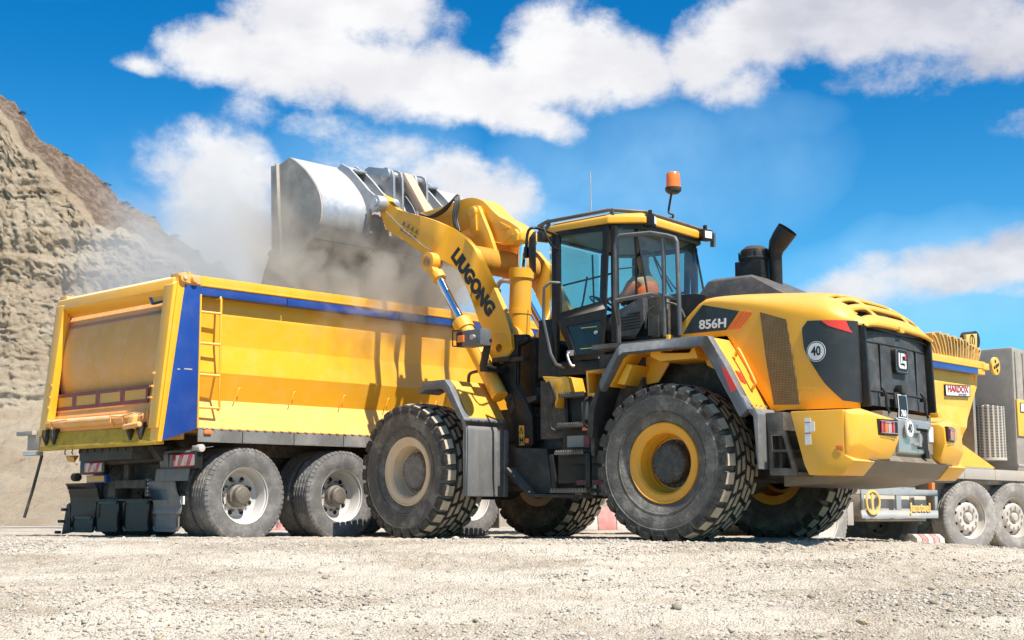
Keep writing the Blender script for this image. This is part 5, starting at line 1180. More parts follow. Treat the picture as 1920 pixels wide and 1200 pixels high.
# lift cylinders
for s in (1, -1):
    p0 = Vector((3.85, s * .72, 3.37)); p1 = Vector((2.62, s * .72, 1.62)); d = (p1 - p0).normalized()
    g = G(); g.cyl(p0 + d * .25, p0 + d * 1.05, .052, n=24); FP('lift_rod', g, CHROME, angle=30)
    g = G(); g.cyl((3.85, s * .66, 3.37), (3.85, s * .78, 3.37), .115, n=24); g.hull([tuple(p0 + d * .02 + Vector((dx, dy, dz))) for dx, dz in ((.09, .03), (-.07, -.06), (.03, -.09)) for dy in (-.055, .055)] + [tuple(p0 + d * .27 + Vector((dx, dy, dz))) for dx, dz in ((.07, .03), (-.06, -.05), (.03, -.07)) for dy in (-.05, .05)]); g.cyl(p0 + d * .2, p0 + d * .30, .085, n=24)
    FP('cylinder_eye', g, YEL, bevel=.006)
    g = G(); g.cyl(p0 + d * 1.0, p1, .098, n=28); g.cyl(p0 + d * .98, p0 + d * 1.12, .118, n=28); g.tube([p0 + d * 1.1 + Vector((-.12, s * .04, -.02)), p0 + d * 1.9 + Vector((-.10, s * .04, -.02))], .018, 8)
    FP('lift_cylinder', g, YEL, angle=30)
    g = G(); g.tube([p0 + d * 1.75 + Vector((.1, .05, 0)), p0 + d * 1.72 + Vector((.22, .06, -.06)), p0 + d * 1.8 + Vector((.24, .06, -.18)), p0 + d * 1.95 + Vector((.12, .05, -.1))], .02, 8, 4); FP('hydraulic_hose', g, HOSE, angle=50)
# head lamp on its bracket
for s in (1, -1):
    g = G(); g.box(2.53, 2.84, s * .95, s * 1.12, 2.185, 2.375); hl = FP('head_lamp', g, GREY, bevel=.012)
    g = G(); g.box(2.84, 2.95, s * .96, s * 1.11, 2.20, 2.365); g.tube([(2.84, s * 1.12, 2.38), (3.0, s * 1.12, 2.39), (3.0, s * 1.12, 2.21), (2.84, s * 1.12, 2.185)], .008, 6); g.tube([(3.0, s * 1.12, 2.39), (3.0, s * .93, 2.39), (3.0, s * .93, 2.21), (3.0, s * 1.12, 2.21)], .008, 6); part('lamp_cage', g, BLK, hl)
    g = G(); g.box(2.80, 2.90, s * 1.11, s * 1.14, 2.24, 2.32); part('indicator', g, ORG, hl, bevel=.004)
    g = G(); g.cyl((2.64, s * 1.12, 2.28), (2.64, s * 1.16, 2.28), .032, n=16); part('bolt', g, METAL, hl)
    g = G(); g.prism([(2.58, 2.34), (2.52, 2.26), (2.62, 1.90), (2.70, 1.96)], s * .94, s * .98); g.box(2.58, 2.70, s * .6, s * .97, 1.90, 1.96); FP('lamp_bracket', g, BLK, bevel=.006)
# front fender
fo = [(3.36, 1.715), (3.22, 1.80), (2.90, 1.80), (2.83, 1.72), (2.575, 1.345)]
fi = [(3.36, 1.66), (3.22, 1.70), (2.96, 1.70), (2.88, 1.64), (2.66, 1.33)]
for s in (1, -1):
    g = G(); strip(g, fo, fi, s * 1.24, s * 1.335); g.prism([(3.36, 1.715), (3.22, 1.80), (3.22, 1.70), (3.36, 1.66)], s * 1.0, s * 1.24); FP('fender_edge', g, GREY, bevel=.014, weld=True)
    g = G(); strip(g, [(3.22, 1.795), (2.90, 1.795), (2.82, 1.71), (2.565, 1.325)], [(3.22, 1.75), (2.92, 1.75), (2.85, 1.68), (2.61, 1.31)], s * .67, s * 1.238); ff_ = FP('front_fender', g, YEL, bevel=.010, weld=True)
    g = G(); strip(g, [(2.585, 1.36), (2.535, 1.28), (2.52, 1.20), (2.535, .47)], [(2.64, 1.34), (2.60, 1.26), (2.585, 1.18), (2.585, .47)], s * .67, s * 1.335)
    g.prism([(2.52, 1.24), (2.49, 1.20), (2.505, .47), (2.54, .47)], s * .70, s * .76); g.prism([(2.525, 1.26), (2.50, 1.20), (2.51, .47), (2.54, .47)], s * .86, s * 1.33)
    fl_ = FP('fender_flap', g, GREYL, bevel=.018, weld=True)
    g = G()
    for i in range(5): g.cyl((2.575, s * (.76 + i * .12), 1.335), (2.545, s * (.76 + i * .12), 1.325), .009, n=6)
    part('bolt', g, METAL, fl_)

# bucket
shell = [(5.765, 4.91), (5.60, 4.81), (5.42, 4.675), (5.27, 4.53), (5.16, 4.40), (5.09, 4.27), (5.055, 4.13), (5.075, 3.97), (5.14, 3.86), (5.25, 3.775), (5.45, 3.655), (5.68, 3.53), (5.95, 3.39)]
sideP = shell[:12] + [(5.845, 3.51), (5.90, 3.66), (5.96, 4.2), (6.02, 4.845)]
def inset(P, d):
    out = []
    for i, p in enumerate(P):
        a = Vector(P[max(i - 1, 0)]); b = Vector(P[min(i + 1, len(P) - 1)]); t = (b - a).normalized(); out.append((p[0] - t.y * d, p[1] + t.x * d))
    return out
def catmull(P, k=4):
    out = []
    for i in range(len(P) - 1):
        a, b, c, d = (Vector(P[q]) for q in (max(i - 1, 0), i, i + 1, min(i + 2, len(P) - 1)))
        for q in range(k):
            t = q / k; w_ = 0.5 * ((2 * b) + (-a + c) * t + (2 * a - 5 * b + 4 * c - d) * t * t + (-a + 3 * b - 3 * c + d) * t ** 3); out.append((w_.x, w_.y))
    return out + [tuple(P[-1])]
shell_c = catmull(shell[:11]) + shell[11:]; sideP = catmull(shell[:11]) + sideP[11:]
shell = shell_c
g = G(); ins = inset(shell, .022)
pl_ = shell + ins[::-1]; n_ = len(pl_); g.v = [(x, -1.475, z) for x, z in pl_] + [(x, 1.475, z) for x, z in pl_]; g.f = [(i, (i + 1) % n_, n_ + (i + 1) % n_, n_ + i) for i in range(n_)]; g.m = [0] * n_
bk = FP('bucket', g, STEEL, angle=45, weld=True)
for s in (1, -1):
    g = G(); g.prism(sideP, s * 1.475, s * 1.505); sp_ = part('side_plate', g, STEELD, bk, bevel=.004)
    g = G(); g.prism([(6.02, 4.85), (6.165, 4.86), (6.10, 3.63), (5.90, 3.63), (5.97, 4.2)], s * 1.47, s * 1.52); g.prism([(6.03, 4.86), (6.00, 4.86), (5.935, 4.2), (5.86, 3.66), (5.83, 3.50), (5.86, 3.50), (5.90, 3.62), (5.98, 4.2)], s * 1.50, s * 1.55); part('side_cutter', g, STEELD, bk, bevel=.004)
    g = G(); g.prism([(6.10, 3.62), (6.16, 3.66), (6.06, 3.72), (5.96, 3.64), (5.84, 3.50), (6.0, 3.30), (6.28, 3.25), (6.22, 3.42)], s * 1.46, s * 1.56); part('corner_shoe', g, WEAR, bk, bevel=.01)
g = G(); g.hull([(5.76, -1.5, 4.91), (5.76, 1.5, 4.91), (5.98, -1.5, 4.86), (5.98, 1.5, 4.86), (5.76, -1.5, 4.885), (5.76, 1.5, 4.885), (5.98, -1.5, 4.835), (5.98, 1.5, 4.835)]); part('spill_guard', g, STEELD, bk)
fd = Vector((6.22 - 5.25, 0, 3.26 - 3.775)).normalized(); fn = Vector((fd.z, 0, -fd.x))     # floor direction and its outward (down) normal
def fp(t, n_): p = Vector((5.25, 0, 3.775)) + fd * t + fn * n_; return (p.x, p.z)
g = G(); g.prism([fp(.68, -.02), fp(1.14, -.012), fp(1.14, .004), fp(.68, .03)], -1.5, 1.5); part('cutting_edge', g, WEAR, bk, bevel=.003)
for k in range(3):
    y0 = -1.48 + k * .99; g = G(); g.prism([fp(.02, .004), fp(.36, .004), fp(.36, .03), fp(.02, .03)], y0, y0 + .96)
    for q in (.2, .48, .76): g.box(*sorted((fp(.12, .04)[0], fp(.18, .04)[0])), y0 + q - .03, y0 + q + .03, fp(.15, .04)[1], fp(.15, .04)[1] - .012)
    part('wear_plate', g, WEAR, bk, bevel=.003)
for k in range(8):
    yc = -1.30 + k * 2.6 / 7; g = G(); g.hull([(fp(.62, .03)[0], yc - .07, fp(.62, .03)[1]), (fp(.62, .03)[0], yc + .07, fp(.62, .03)[1]), (fp(.66, .09)[0], yc - .07, fp(.66, .09)[1]), (fp(.66, .09)[0], yc + .07, fp(.66, .09)[1]), (fp(1.18, .05)[0], yc - .06, fp(1.18, .05)[1]), (fp(1.18, .05)[0], yc + .06, fp(1.18, .05)[1]), (fp(1.20, -.03)[0], yc - .06, fp(1.20, -.03)[1]), (fp(1.20, -.03)[0], yc + .06, fp(1.20, -.03)[1]), (fp(1.34, 0)[0], yc - .035, fp(1.34, 0)[1]), (fp(1.34, 0)[0], yc + .035, fp(1.34, 0)[1])]); part('bucket_tooth', g, WEAR, bk, bevel=.004)
for k in range(7):
    yc = -1.30 + (k + .5) * 2.6 / 7; g = G(); g.prism([fp(.72, .03), fp(1.17, .012), fp(1.17, .035), fp(.72, .055)], yc - .105, yc + .105); part('edge_plate', g, WEAR, bk, bevel=.004)
bp = [(5.70, 4.885), (5.62, 4.935), (5.45, 4.84), (5.25, 4.67), (5.05, 4.48), (4.88, 4.36), (4.79, 4.28), (4.80, 4.18), (4.87, 4.15), (4.98, 4.17), (5.05, 4.05), (5.10, 3.96), (5.30, 4.2), (5.40, 4.5)]
for s in (1, -1):
    for y in (.50, .735):
        g = G(); g.prism(bp, s * y, s * (y + .035)); part('hinge_plate', g, STEEL, bk, bevel=.004)
    g = G(); g.prism([(4.98, 4.19), (5.00, 4.21), (5.07, 4.06), (5.42, 3.79), (5.46, 3.84), (5.52, 3.80), (5.40, 3.72), (5.10, 3.92), (5.02, 4.04)], s * .735, s * .79); g.prism([(5.02, 4.06), (4.98, 3.90), (5.20, 3.82), (5.10, 4.0)], s * .735, s * .77); g.prism([(5.0, 4.14), (4.96, 4.16), (4.92, 3.88), (5.22, 3.78)], s * .46, s * .50); part('hinge_gusset', g, STEELD, bk, bevel=.004)
    g = G(); g.cyl((4.86, s * .46, 4.27), (4.86, s * .80, 4.27), .10, n=24); g.cyl((4.86, s * .80, 4.27), (4.86, s * .815, 4.27), .055, n=20); part('hinge_pin', g, STEEL, bk, bevel=.005)
    g = G(); g.box(5.36, 5.60, s * .535, s * .735, 4.79, 4.82); g.hull([(5.60, s * .55, 4.86), (5.60, s * .72, 4.86), (5.42, s * .55, 4.80), (5.42, s * .72, 4.80), (5.58, s * .55, 4.90), (5.58, s * .72, 4.90)]); part('hinge_bridge', g, STEEL, bk, bevel=.006)
ear = [(5.75, 4.90), (5.70, 4.96), (5.62, 4.975), (5.20, 4.87), (5.13, 4.83), (5.10, 4.74), (5.085, 4.28), (5.2, 4.45), (5.45, 4.70)]
for y in (.11, .26, -.145, -.325):
    g = G(); g.prism(ear, y, y + .035); part('bucket_ear', g, STEEL, bk, bevel=.004)
g = G(); g.cyl((5.24, -.36, 4.80), (5.24, .32, 4.80), .055, n=20); g.cyl((5.24, .295, 4.80), (5.24, .33, 4.80), .09, n=24); part('ear_pin', g, METAL, bk, bevel=.006)
# load still sliding out of the bucket
# chain hanging below the loader
g = G(); cpts = [Vector((.93, .55, .60)) + Vector((-.055 * i, .0, -.30 * (1 - ((i - 5.5) / 5.5) ** 2))) for i in range(12)]
for i in range(11):
    a, b_ = cpts[i], cpts[i + 1]; d = (b_ - a).normalized(); mid = (a + b_) / 2; u = d.cross(Vector((0, 1, 0))).normalized() if i % 2 else Vector((0, 1, 0)); pts = []
    for q in range(13):
        an = 2 * math.pi * q / 12; pts.append(mid + d * (.036 * math.cos(an)) + u * (.019 * math.sin(an)))
    g.tube(pts, .0065, 6)
LP('chain', g, METAL, angle=60)

# ------------------------------------------------------------------ tipper trucks
def tri_loft(g, pts, m=None): return g.hull(pts, m)
def tipper(name, label, loc, rot, xr, xf, axles, group, opt):
    """tipper truck; local X forward, right side (y<0) towards the camera"""
    t = thing(name, label, 'tipper truck', loc, rot, group)
    Ybody, Ydirt, chas = opt['body'], opt['gate'], opt['chassis']
    yo, yi = -1.25, -1.13
    LB = xf
    # side panels: pressed bands
    zs = [2.66, 2.47, 2.143, 1.833, 1.538, 1.225]; ys = [-1.11, -1.14, -1.125, -1.168, -1.075, -1.215]
    for s in (1, -1):
        g = G(); n = len(zs)
        x0s = [xr + .26 + 0.0 * i for i in range(n)]; x1s = [LB - (0.0 if z > 2.5 else .12 + (2.5 - z) * .62) for z in zs]
        vs_ = [(x0s[i], -s * ys[i] * -1 if False else s * ys[i], zs[i]) for i in range(n)] + [(x1s[i], s * ys[i], zs[i]) for i in range(n)]
        vi = [(x, y - s * -.05, z) for x, y, z in vs_]
        g.add(vs_ + vi, [((i, n + i, n + i + 1, i + 1) if s > 0 else (i, i + 1, n + i + 1, n + i)) for i in range(n - 1)] + [((2 * n + i, 2 * n + i + 1, 3 * n + i + 1, 3 * n + i) if s > 0 else (2 * n + i, 3 * n + i, 3 * n + i + 1, 2 * n + i + 1)) for i in range(n - 1)])
        part('side_panel', g, Ybody, t, angle=4)
        g = G(); g.prism([(xr + .27, 2.745), (LB, 2.745), (LB, 2.86), (xr + .27, 2.86)], s * -1.255, s * -1.10); g.box(xr + .27, LB, s * -1.262, s * -1.25, 2.752, 2.772); part('top_rail', g, Ybody, t, bevel=.008)
        segs = opt['stripe']
        for (a, b_) in zip(segs[:-1], segs[1:]):
            g = G(); g.box(a + .004, b_ - .004, s * -1.250, s * -1.12, 2.655, 2.742); part('blue_stripe', g, BLUE, t, bevel=.003)
        # skirt
        g = G(); g.box(xr + .42, LB - .85, s * -1.235, s * -1.10, 1.195, 1.225); part('bottom_rail', g, Ybody, t, bevel=.004)
    # floor and inner load
    g = G(); g.box(xr + .2, LB - .9, -1.05, 1.05, 1.18, 1.25); g.box(xr + .15, xr + .2, -1.1, 1.1, 1.1, 2.6); g.prism([(LB, 2.86), (LB - .04, 2.5), (LB - .95, 1.2), (LB - 1.0, 1.2), (LB - .1, 2.5), (LB - .06, 2.86)], -1.13, 1.13)
    part('body_floor', g, opt['front'], t)
    g = G(); xs_ = np.linspace(xr + .22, LB - .15, 26); yy = np.linspace(-1.08, 1.08, 12); hv = [[2.05 + .45 * math.exp(-((x - 2.4) / 1.6) ** 2 - (y / .8) ** 2) + .05 * random.random() for y in yy] for x in xs_]
    g.add([(x, y, hv[i][j]) for i, x in enumerate(xs_) for j, y in enumerate(yy)], [(i * 12 + j, (i + 1) * 12 + j, (i + 1) * 12 + j + 1, i * 12 + j + 1) for i in range(25) for j in range(11)])
    ld = part('load', g, STONE, t); ld['kind'] = 'stuff'; ld['label'] = 'crushed stone load inside the body'
    # chassis
    g = G(); g.box(xr + .55, opt['cab'][1], -.42, -.32, .62, .95); g.box(xr + .55, opt['cab'][1], .32, .42, .62, .95); g.box(xr + .45, LB - .9, -.6, .6, .95, 1.18)
    for x in axles[0]: g.cyl((x, -1.0, .503), (x, 1.0, .503), .09, n=14); g.cyl((x, -.25, .503), (x, .25, .503), .24, n=16); g.box(x - .1, x + .1, -.5, .5, .5, .8)
    g.box(xr + .5, xr + .56, -.45, .45, .66, 1.0)
    part('chassis', g, chas, t, bevel=.006)
    for x in axles[0]:
        for s in (1, -1):
            truck_wheel(t, x, s * 1.08, s, 'dish', opt['rim'], opt['tyre'], roll=x)
            truck_wheel(t, x, s * .735, s, 'dish', opt['rim'], opt['tyre'], roll=x + .3)
    for x, turn in axles[1]:
        for s in (1, -1): truck_wheel(t, x, s * (1.06 if turn == 0 else 1.17), s, 'bulge', opt['rim'], opt['tyre'], turn=turn, roll=x * 2)
        g = G(); g.cyl((x, -.95, .503), (x, .95, .503), .07, n=12); part('axle', g, chas, t)
    # cab of the truck
    c0, c1 = opt['cab']
    g = G(); ctop = opt.get('cabtop', 2.75)
    g.hull([(c0, -1.2, .75), (c0, 1.2, .75), (c1, -1.2, .6), (c1, 1.2, .6), (c0, -1.2, ctop), (c0, 1.2, ctop), (c1 - .25, -1.15, ctop), (c1 - .25, 1.15, ctop), (c1, -1.2, 1.7), (c1, 1.2, 1.7)])
    cb = part('cab', g, opt['cabm'], t, bevel=.05)
    g = G()
    for s in (1, -1): g.prism([(c1 - .95, 1.75), (c1 - .18, 1.75), (c1 - .32, 2.45), (c1 - .95, 2.45)], s * 1.19, s * 1.206)
    g.hull([(c1 - .01, -1.05, 1.75), (c1 - .01, 1.05, 1.75), (c1 - .19, -1.0, 2.5), (c1 - .19, 1.0, 2.5), (c1 + .015, -1.05, 1.75), (c1 + .015, 1.05, 1.75), (c1 - .165, -1.0, 2.5), (c1 - .165, 1.0, 2.5)])
    part('cab_window', g, VOID, cb)
    return t

# --- the truck being loaded
OT = Vector((-3.801, 16.153, -.037)); RT = RZ(.814) @ Matrix.Rotation(-.010, 4, 'Y') @ Matrix.Rotation(.003, 4, 'X')
optA = dict(body=TYEL, gate=TYELD, chassis=CHAS, rim=(RIMW, THUB), tyre=TT_A, cab=(5.55, 7.2), cabm=WHITE, cabtop=2.55, stripe=[-.67, .50, 2.205, 3.9, 5.3], front=YELD)
T1 = tipper('tipper_truck', 'yellow tipper truck with blue top stripe being loaded, seen from its rear corner', OT, RT, -.93, 5.3, ((0, 1.37), ((3.55, 0), (4.95, 0))), 'yellow tipper trucks in the quarry', optA)
T1.children[0]
def TP(name, g, mats, **k): return part(name, g, mats, T1, **k)
for s in (1, -1):
    # blue rear wing panel and corner post
    P = [(-.875, 2.745), (-.668, 2.745), (-.668, 1.215), (-1.105, 1.065)]
    g = G(); g.prism(P, s * -1.252, s * -1.235); TP('blue_panel', g, BLUE, bevel=.003)
    g = G(); g.prism([(-.945, 2.86), (-.87, 2.75), (-1.10, 1.06), (-1.155, 1.06), (-1.0, 2.4)], s * -1.26, s * -1.10); g.box(-.676, -.655, s * -1.262, s * -1.235, 1.215, 2.66); TP('corner_post', g, TYEL, bevel=.006)
    g = G(); g.box(-.95, -.655, s * -1.25, s * -1.10, 2.748, 2.862); g.cyl((-.90, s * -1.25, 2.815), (-.90, s * -1.30, 2.815), .052, n=24); g.cyl((-.76, s * -1.25, 2.81), (-.76, s * -1.30, 2.81), .040, n=20); g.cyl((-.80, s * -1.22, 2.86), (-.80, s * -1.22, 2.89), .02, n=8); g.box(-.85, -.67, s * -1.262, s * -1.25, 2.765, 2.775); TP('gate_hinge', g, TYELD, bevel=.006)
    g = G(); g.cyl((-.90, s * -1.295, 2.815), (-.90, s * -1.315, 2.815), .022, n=12); TP('hinge_pin', g, RIMP)
    # tail frame post with lugs
    g = G(); g.hull([(-1.0, s * -1.24, 2.74), (-1.0, s * -1.06, 2.74), (-.92, s * -1.24, 2.80), (-.92, s * -1.06, 2.80), (-1.165, s * -1.24, 1.20), (-1.165, s * -1.08, 1.20), (-1.06, s * -1.24, 1.22), (-1.06, s * -1.08, 1.22)]); TP('gate_post', g, TYEL, bevel=.008)
    g = G()
    for z in (1.78, 1.64, 1.52): x = -1.0 - .107 * (2.74 - z); g.box(x - .03, x, s * -1.10, s * -1.05, z, z + .02)
    TP('lug', g, TYELD)
# skirt plates on the near side
for s in (-1, 1):
    for a, b_ in zip([-.655, -.075, .63, 1.352, 2.06, 2.78, 3.50], [-.08, .625, 1.347, 2.055, 2.775, 3.495, 4.2]):
        g = G(); g.box(a, b_ - .006, s * 1.235, s * 1.25, 1.072, 1.215)
        nrib = int((b_ - a) / .022)
        for i in range(nrib):
            xa = a + .01 + i * .022; lean = .05 if i < nrib / 2 else -.05
            x2 = min(max(xa + lean, a + .004), b_ - .012)
            g.add([(xa, s * 1.2501, 1.08), (xa + .009, s * 1.2501, 1.08), (x2 + .009, s * 1.2501, 1.207), (x2, s * 1.2501, 1.207), (xa + .0045, s * 1.2545, 1.082), (x2 + .0045, s * 1.2545, 1.205)], [(0, 1, 4), (1, 2, 5, 4), (3, 5, 2), (0, 4, 5, 3)])
        o = TP('skirt_plate', g, CHEQ, angle=20)
g = G(); g.box(-.59, -.49, -1.275, -1.25, 1.155, 1.195); TP('side_marker', g, ORG, bevel=.012)
g = G()
for i in range(40): g.box(-.60 + i * .115, -.565 + i * .115, -1.262, -1.236, 1.214, 1.226)
TP('skirt_clip', g, TYELD)
# ladder
g = G(); g.tube([(-.406, -1.235, 2.665), (-.404, -1.255, 2.63), (-.398, -1.255, 1.44), (-.404, -1.235, 1.415)], .014, 8); g.tube([(-.41, -1.255, 2.64), (-.41, -1.15, 2.64)], .012, 6); TP('ladder_rail', g, TYEL, angle=50)
for z in (2.47, 2.13, 1.79, 1.44):
    g = G(); g.tube([(-.66, -1.245, z), (-.40, -1.255, z)], .015, 8); g.tube([(-.66, -1.245, z + .02), (-.66, -1.245, z - .02)], .012, 6); TP('ladder_rung', g, TYEL, angle=50)
# rope hooks
for x in (-.10, .66, 1.40, 2.1, 2.9):
    g = G(); g.tube([(x - .02, -1.13, 1.53), (x, -1.15, 1.60), (x + .02, -1.16, 1.67), (x + .045, -1.155, 1.685), (x + .055, -1.15, 1.665)], .006, 6, 2); TP('rope_hook', g, TYEL, angle=50)
g = G()
for (xa, xb) in ((-.955, -.90), (-.87, -.75)): g.box(xa + .02, xb + .0, -1.2535, -1.252, 1.825 + (xa + .95) * .1, 1.838 + (xa + .95) * .1)
TP('scratch_mark', g, DGB)
# tail gate
def gz(z): return -.905 - .107 * (2.86 - z)      # x of the gate plane at height z
g = G(); g.hull([(gz(2.86) + .04, -1.2, 2.862), (gz(2.86) + .04, 1.25, 2.862), (gz(2.86) - .07, -1.2, 2.81), (gz(2.86) - .07, 1.25, 2.81), (gz(2.67) - .08, -1.2, 2.70), (gz(2.67) - .08, 1.25, 2.70), (gz(2.6) + .06, -1.2, 2.60), (gz(2.6) + .06, 1.25, 2.60)])
TP('gate_top_beam', g, TYEL, bevel=.01)
g = G(); n = 22
prof = []
for i in range(n):
    u = i / (n - 1); z = 2.62 - u * (2.62 - 1.69); dep = .10 * (1 - abs(2 * u - 1) ** 2.2); prof.append((gz(z) + .10 - dep * .95, z))
prof += [(gz(1.69) + .06, 1.685), (gz(1.48) + .05, 1.48), (gz(1.40) + .03, 1.40)]
for i in range(len(prof) - 1): g.prism([prof[i], prof[i + 1], (prof[i + 1][0] + .04, prof[i + 1][1]), (prof[i][0] + .04, prof[i][1])], -1.12, 1.16)
TP('gate_sheet', g, TYELD, angle=30, weld=True)
g = G(); g.tube([(gz(1.33) - .03, -.92, 1.325), (gz(1.33) - .03, 1.12, 1.335)], .055, 14); g.box(gz(1.35) - .02, gz(1.35) + .08, -.95, 1.12, 1.24, 1.40)
for y, in ((-.35,), (-.6,), (.95,)): g.tube([(gz(1.3) - .09, y, 1.38), (gz(1.3) - .10, y, 1.30), (gz(1.3) - .05, y, 1.25)], .01, 6)
g.tube([(gz(1.3) - .085, .6, 1.37), (gz(1.3) - .1, .9, 1.355), (gz(1.3) - .085, 1.05, 1.37)], .008, 6); g.tube([(gz(1.3) - .085, -.3, 1.37), (gz(1.3) - .1, -.55, 1.35), (gz(1.3) - .085, -.8, 1.38)], .008, 6)
TP('gate_bottom_beam', g, TYELD, bevel=0)
for k in range(4):
    y0 = -.83 + k * .515; xg = gz(1.59)
    g = G(); g.ring([(y0, 1.495), (y0 + .51, 1.495), (y0 + .51, 1.685), (y0, 1.685)], [(y0 + .04, 1.535), (y0 + .47, 1.535), (y0 + .47, 1.645), (y0 + .04, 1.645)], xg + .02, xg + .035, 'x'); fr = TP('reflector_frame', g, REDM)
    g = G(); g.box(xg + .026, xg + .034, y0 + .04, y0 + .47, 1.535, 1.645); part('reflector_plate', g, YELR, fr)
g = G(); g.prism([(.90, 2.415), (.52, 2.425), (.53, 2.53), (.885, 2.52)], gz(2.5) + .095, gz(2.5) + .115, 'x'); g.cur = 1
for z, a, b_ in ((2.50, .58, .84), (2.475, .58, .86), (2.45, .60, .80)): g.box(gz(2.5) + .092, gz(2.5) + .097, a, b_, z - .006, z + .006)
TP('maker_plate', g, [DGB, GREY])
g = G(); g.ring([(-.64, 2.70), (-1.04, 2.69), (-1.02, 2.58), (-.73, 2.57)], [(-.67, 2.685), (-1.02, 2.675), (-1.0, 2.60), (-.75, 2.59)], gz(2.6) - .012, gz(2.6) + .02, 'x'); g.cur = 1; g.prism([(-.65, 2.69), (-.70, 2.69), (-.76, 2.585), (-.72, 2.585)], gz(2.6) - .013, gz(2.6) + .0, 'x'); g.cur = 2; g.prism([(-.68, 2.69), (-1.02, 2.68), (-1.0, 2.60), (-.75, 2.59)], gz(2.6) - .004, gz(2.6) + .015, 'x')
TP('gate_number_plate', g, [BLK, BLUE, YELR])
# spill lip, hooks
g = G(); g.hull([(-1.07, -1.10, 1.24), (-1.07, 1.2, 1.26), (-1.10, -1.10, 1.22), (-1.10, 1.2, 1.24), (-1.15, -1.18, 1.075), (-1.15, 1.2, 1.075), (-1.06, -1.18, 1.055), (-1.06, 1.2, 1.055)]); g.box(-1.16, -1.05, -1.22, 1.25, 1.035, 1.075)
TP('spill_lip', g, TLIP, bevel=.006)
for y in (-.72, -.92, .90, 1.08):
    g = G(); g.prism([(-1.09, 1.28), (-1.19, 1.27), (-1.20, 1.20), (-1.15, 1.09), (-1.10, 1.10)], y - .022, y + .022); TP('gate_hook', g, BLKD, bevel=.008)
g = G(); g.hull([(-1.20, -.86, 1.34), (-1.12, -.86, 1.36), (-1.22, -.86, 1.24), (-1.12, -.86, 1.20), (-1.20, -.76, 1.34), (-1.12, -.76, 1.36), (-1.22, -.76, 1.24), (-1.12, -.76, 1.20)]); g.tube([(-1.21, -.70, 1.23), (-1.21, -1.0, 1.25)], .03, 10); TP('gate_latch', g, TYELD, bevel=.01)
g = G(); g.box(-1.18, -1.10, 1.22, 1.55, .985, 1.03); g.box(-1.16, -1.08, 1.22, 1.50, 1.05, 1.22); g.box(-1.22, -1.14, 1.28, 1.66, 1.22, 1.27); TP('side_bracket', g, DGB, bevel=.006)
g = G(); g.box(-1.185, -1.18, 1.24, 1.53, .99, 1.025); TP('sign_strip', g, WHITE)
g = G(); g.tube([(-1.15, 1.16, .98), (-1.17, 1.30, .60), (-1.20, 1.42, .27)], .018, 8); TP('support_rod', g, CHAS, angle=50)
g = G(); g.hull([(-.95, .80, .96), (-.95, 1.0, .98), (-.93, .82, .90), (-.93, .98, .91), (-.85, .85, .98), (-.85, .95, .90)]); TP('hook_block', g, YELR, bevel=.01)
g = G(); g.box(-1.02, -.5, -.55, .55, .90, 1.10); g.hull([(-.85, -.68, 1.04), (-.85, .7, 1.04), (-.72, -.68, .88), (-.72, .6, .86), (-.5, -.68, 1.04), (-.5, .7, 1.04), (-.5, -.6, .86), (-.5, .6, .86)])
for i in range(12): y = -.9 + i * .16; g.tube([(-1.02, y, 1.05), (-1.03, y, 1.0), (-1.0, y + .03, .985)], .008, 5)
TP('rear_crossmember', g, BLKD, bevel=.012)
# lamps
for s in (-1, 1):
    yc = s * 1.13 + (0.02 if s < 0 else -.43 + .0)
for (ya, yb, za, zb) in ((-1.34, -.975, .81, .94), (.52, .86, .78, .895)):
    g = G(); g.box(-.76, -.66, ya - .02, yb + .13, za - .02, zb + .02); bx = TP('lamp_housing', g, BLK, bevel=.01)
    g = G(); g.box(-.775, -.76, ya, yb, za, zb); lp = part('rear_lamp', g, REDL, bx, bevel=.008)
    g = G(); w_ = yb - ya
    for q in (.12, .58):
        y0 = yb - w_ * (q + .0); g.add([(-.7765, y0, za + .01), (-.7765, y0 - .03, za + .01), (-.7765, y0 - .01, zb - .01), (-.7765, y0 - .08, zb - .01)], [(0, 1, 3, 2)])
        y0 = yb - w_ * (q + .28)
        g.add([(-.7765, y0, za + .01), (-.7765, y0 - .09, za + .01), (-.7765, y0 - .09, zb - .01), (-.7765, y0 - .06, zb - .01)], [(0, 1, 2, 3)])
    part('chevron', g, PINKW, lp)
    g = G(); g.box(-.768, -.755, yb + .02 if ya < 0 else ya - .07, yb + .08 if ya < 0 else ya - .01, za, zb); part('lamp_lens', g, GREYL, bx)
g = G(); g.box(-.72, -.66, .48, .90, .665, .75); g.cur = 1; g.box(-.728, -.72, .50, .875, .675, .745); TP('rear_number_plate', g, [BLUE, YELR], bevel=.003)
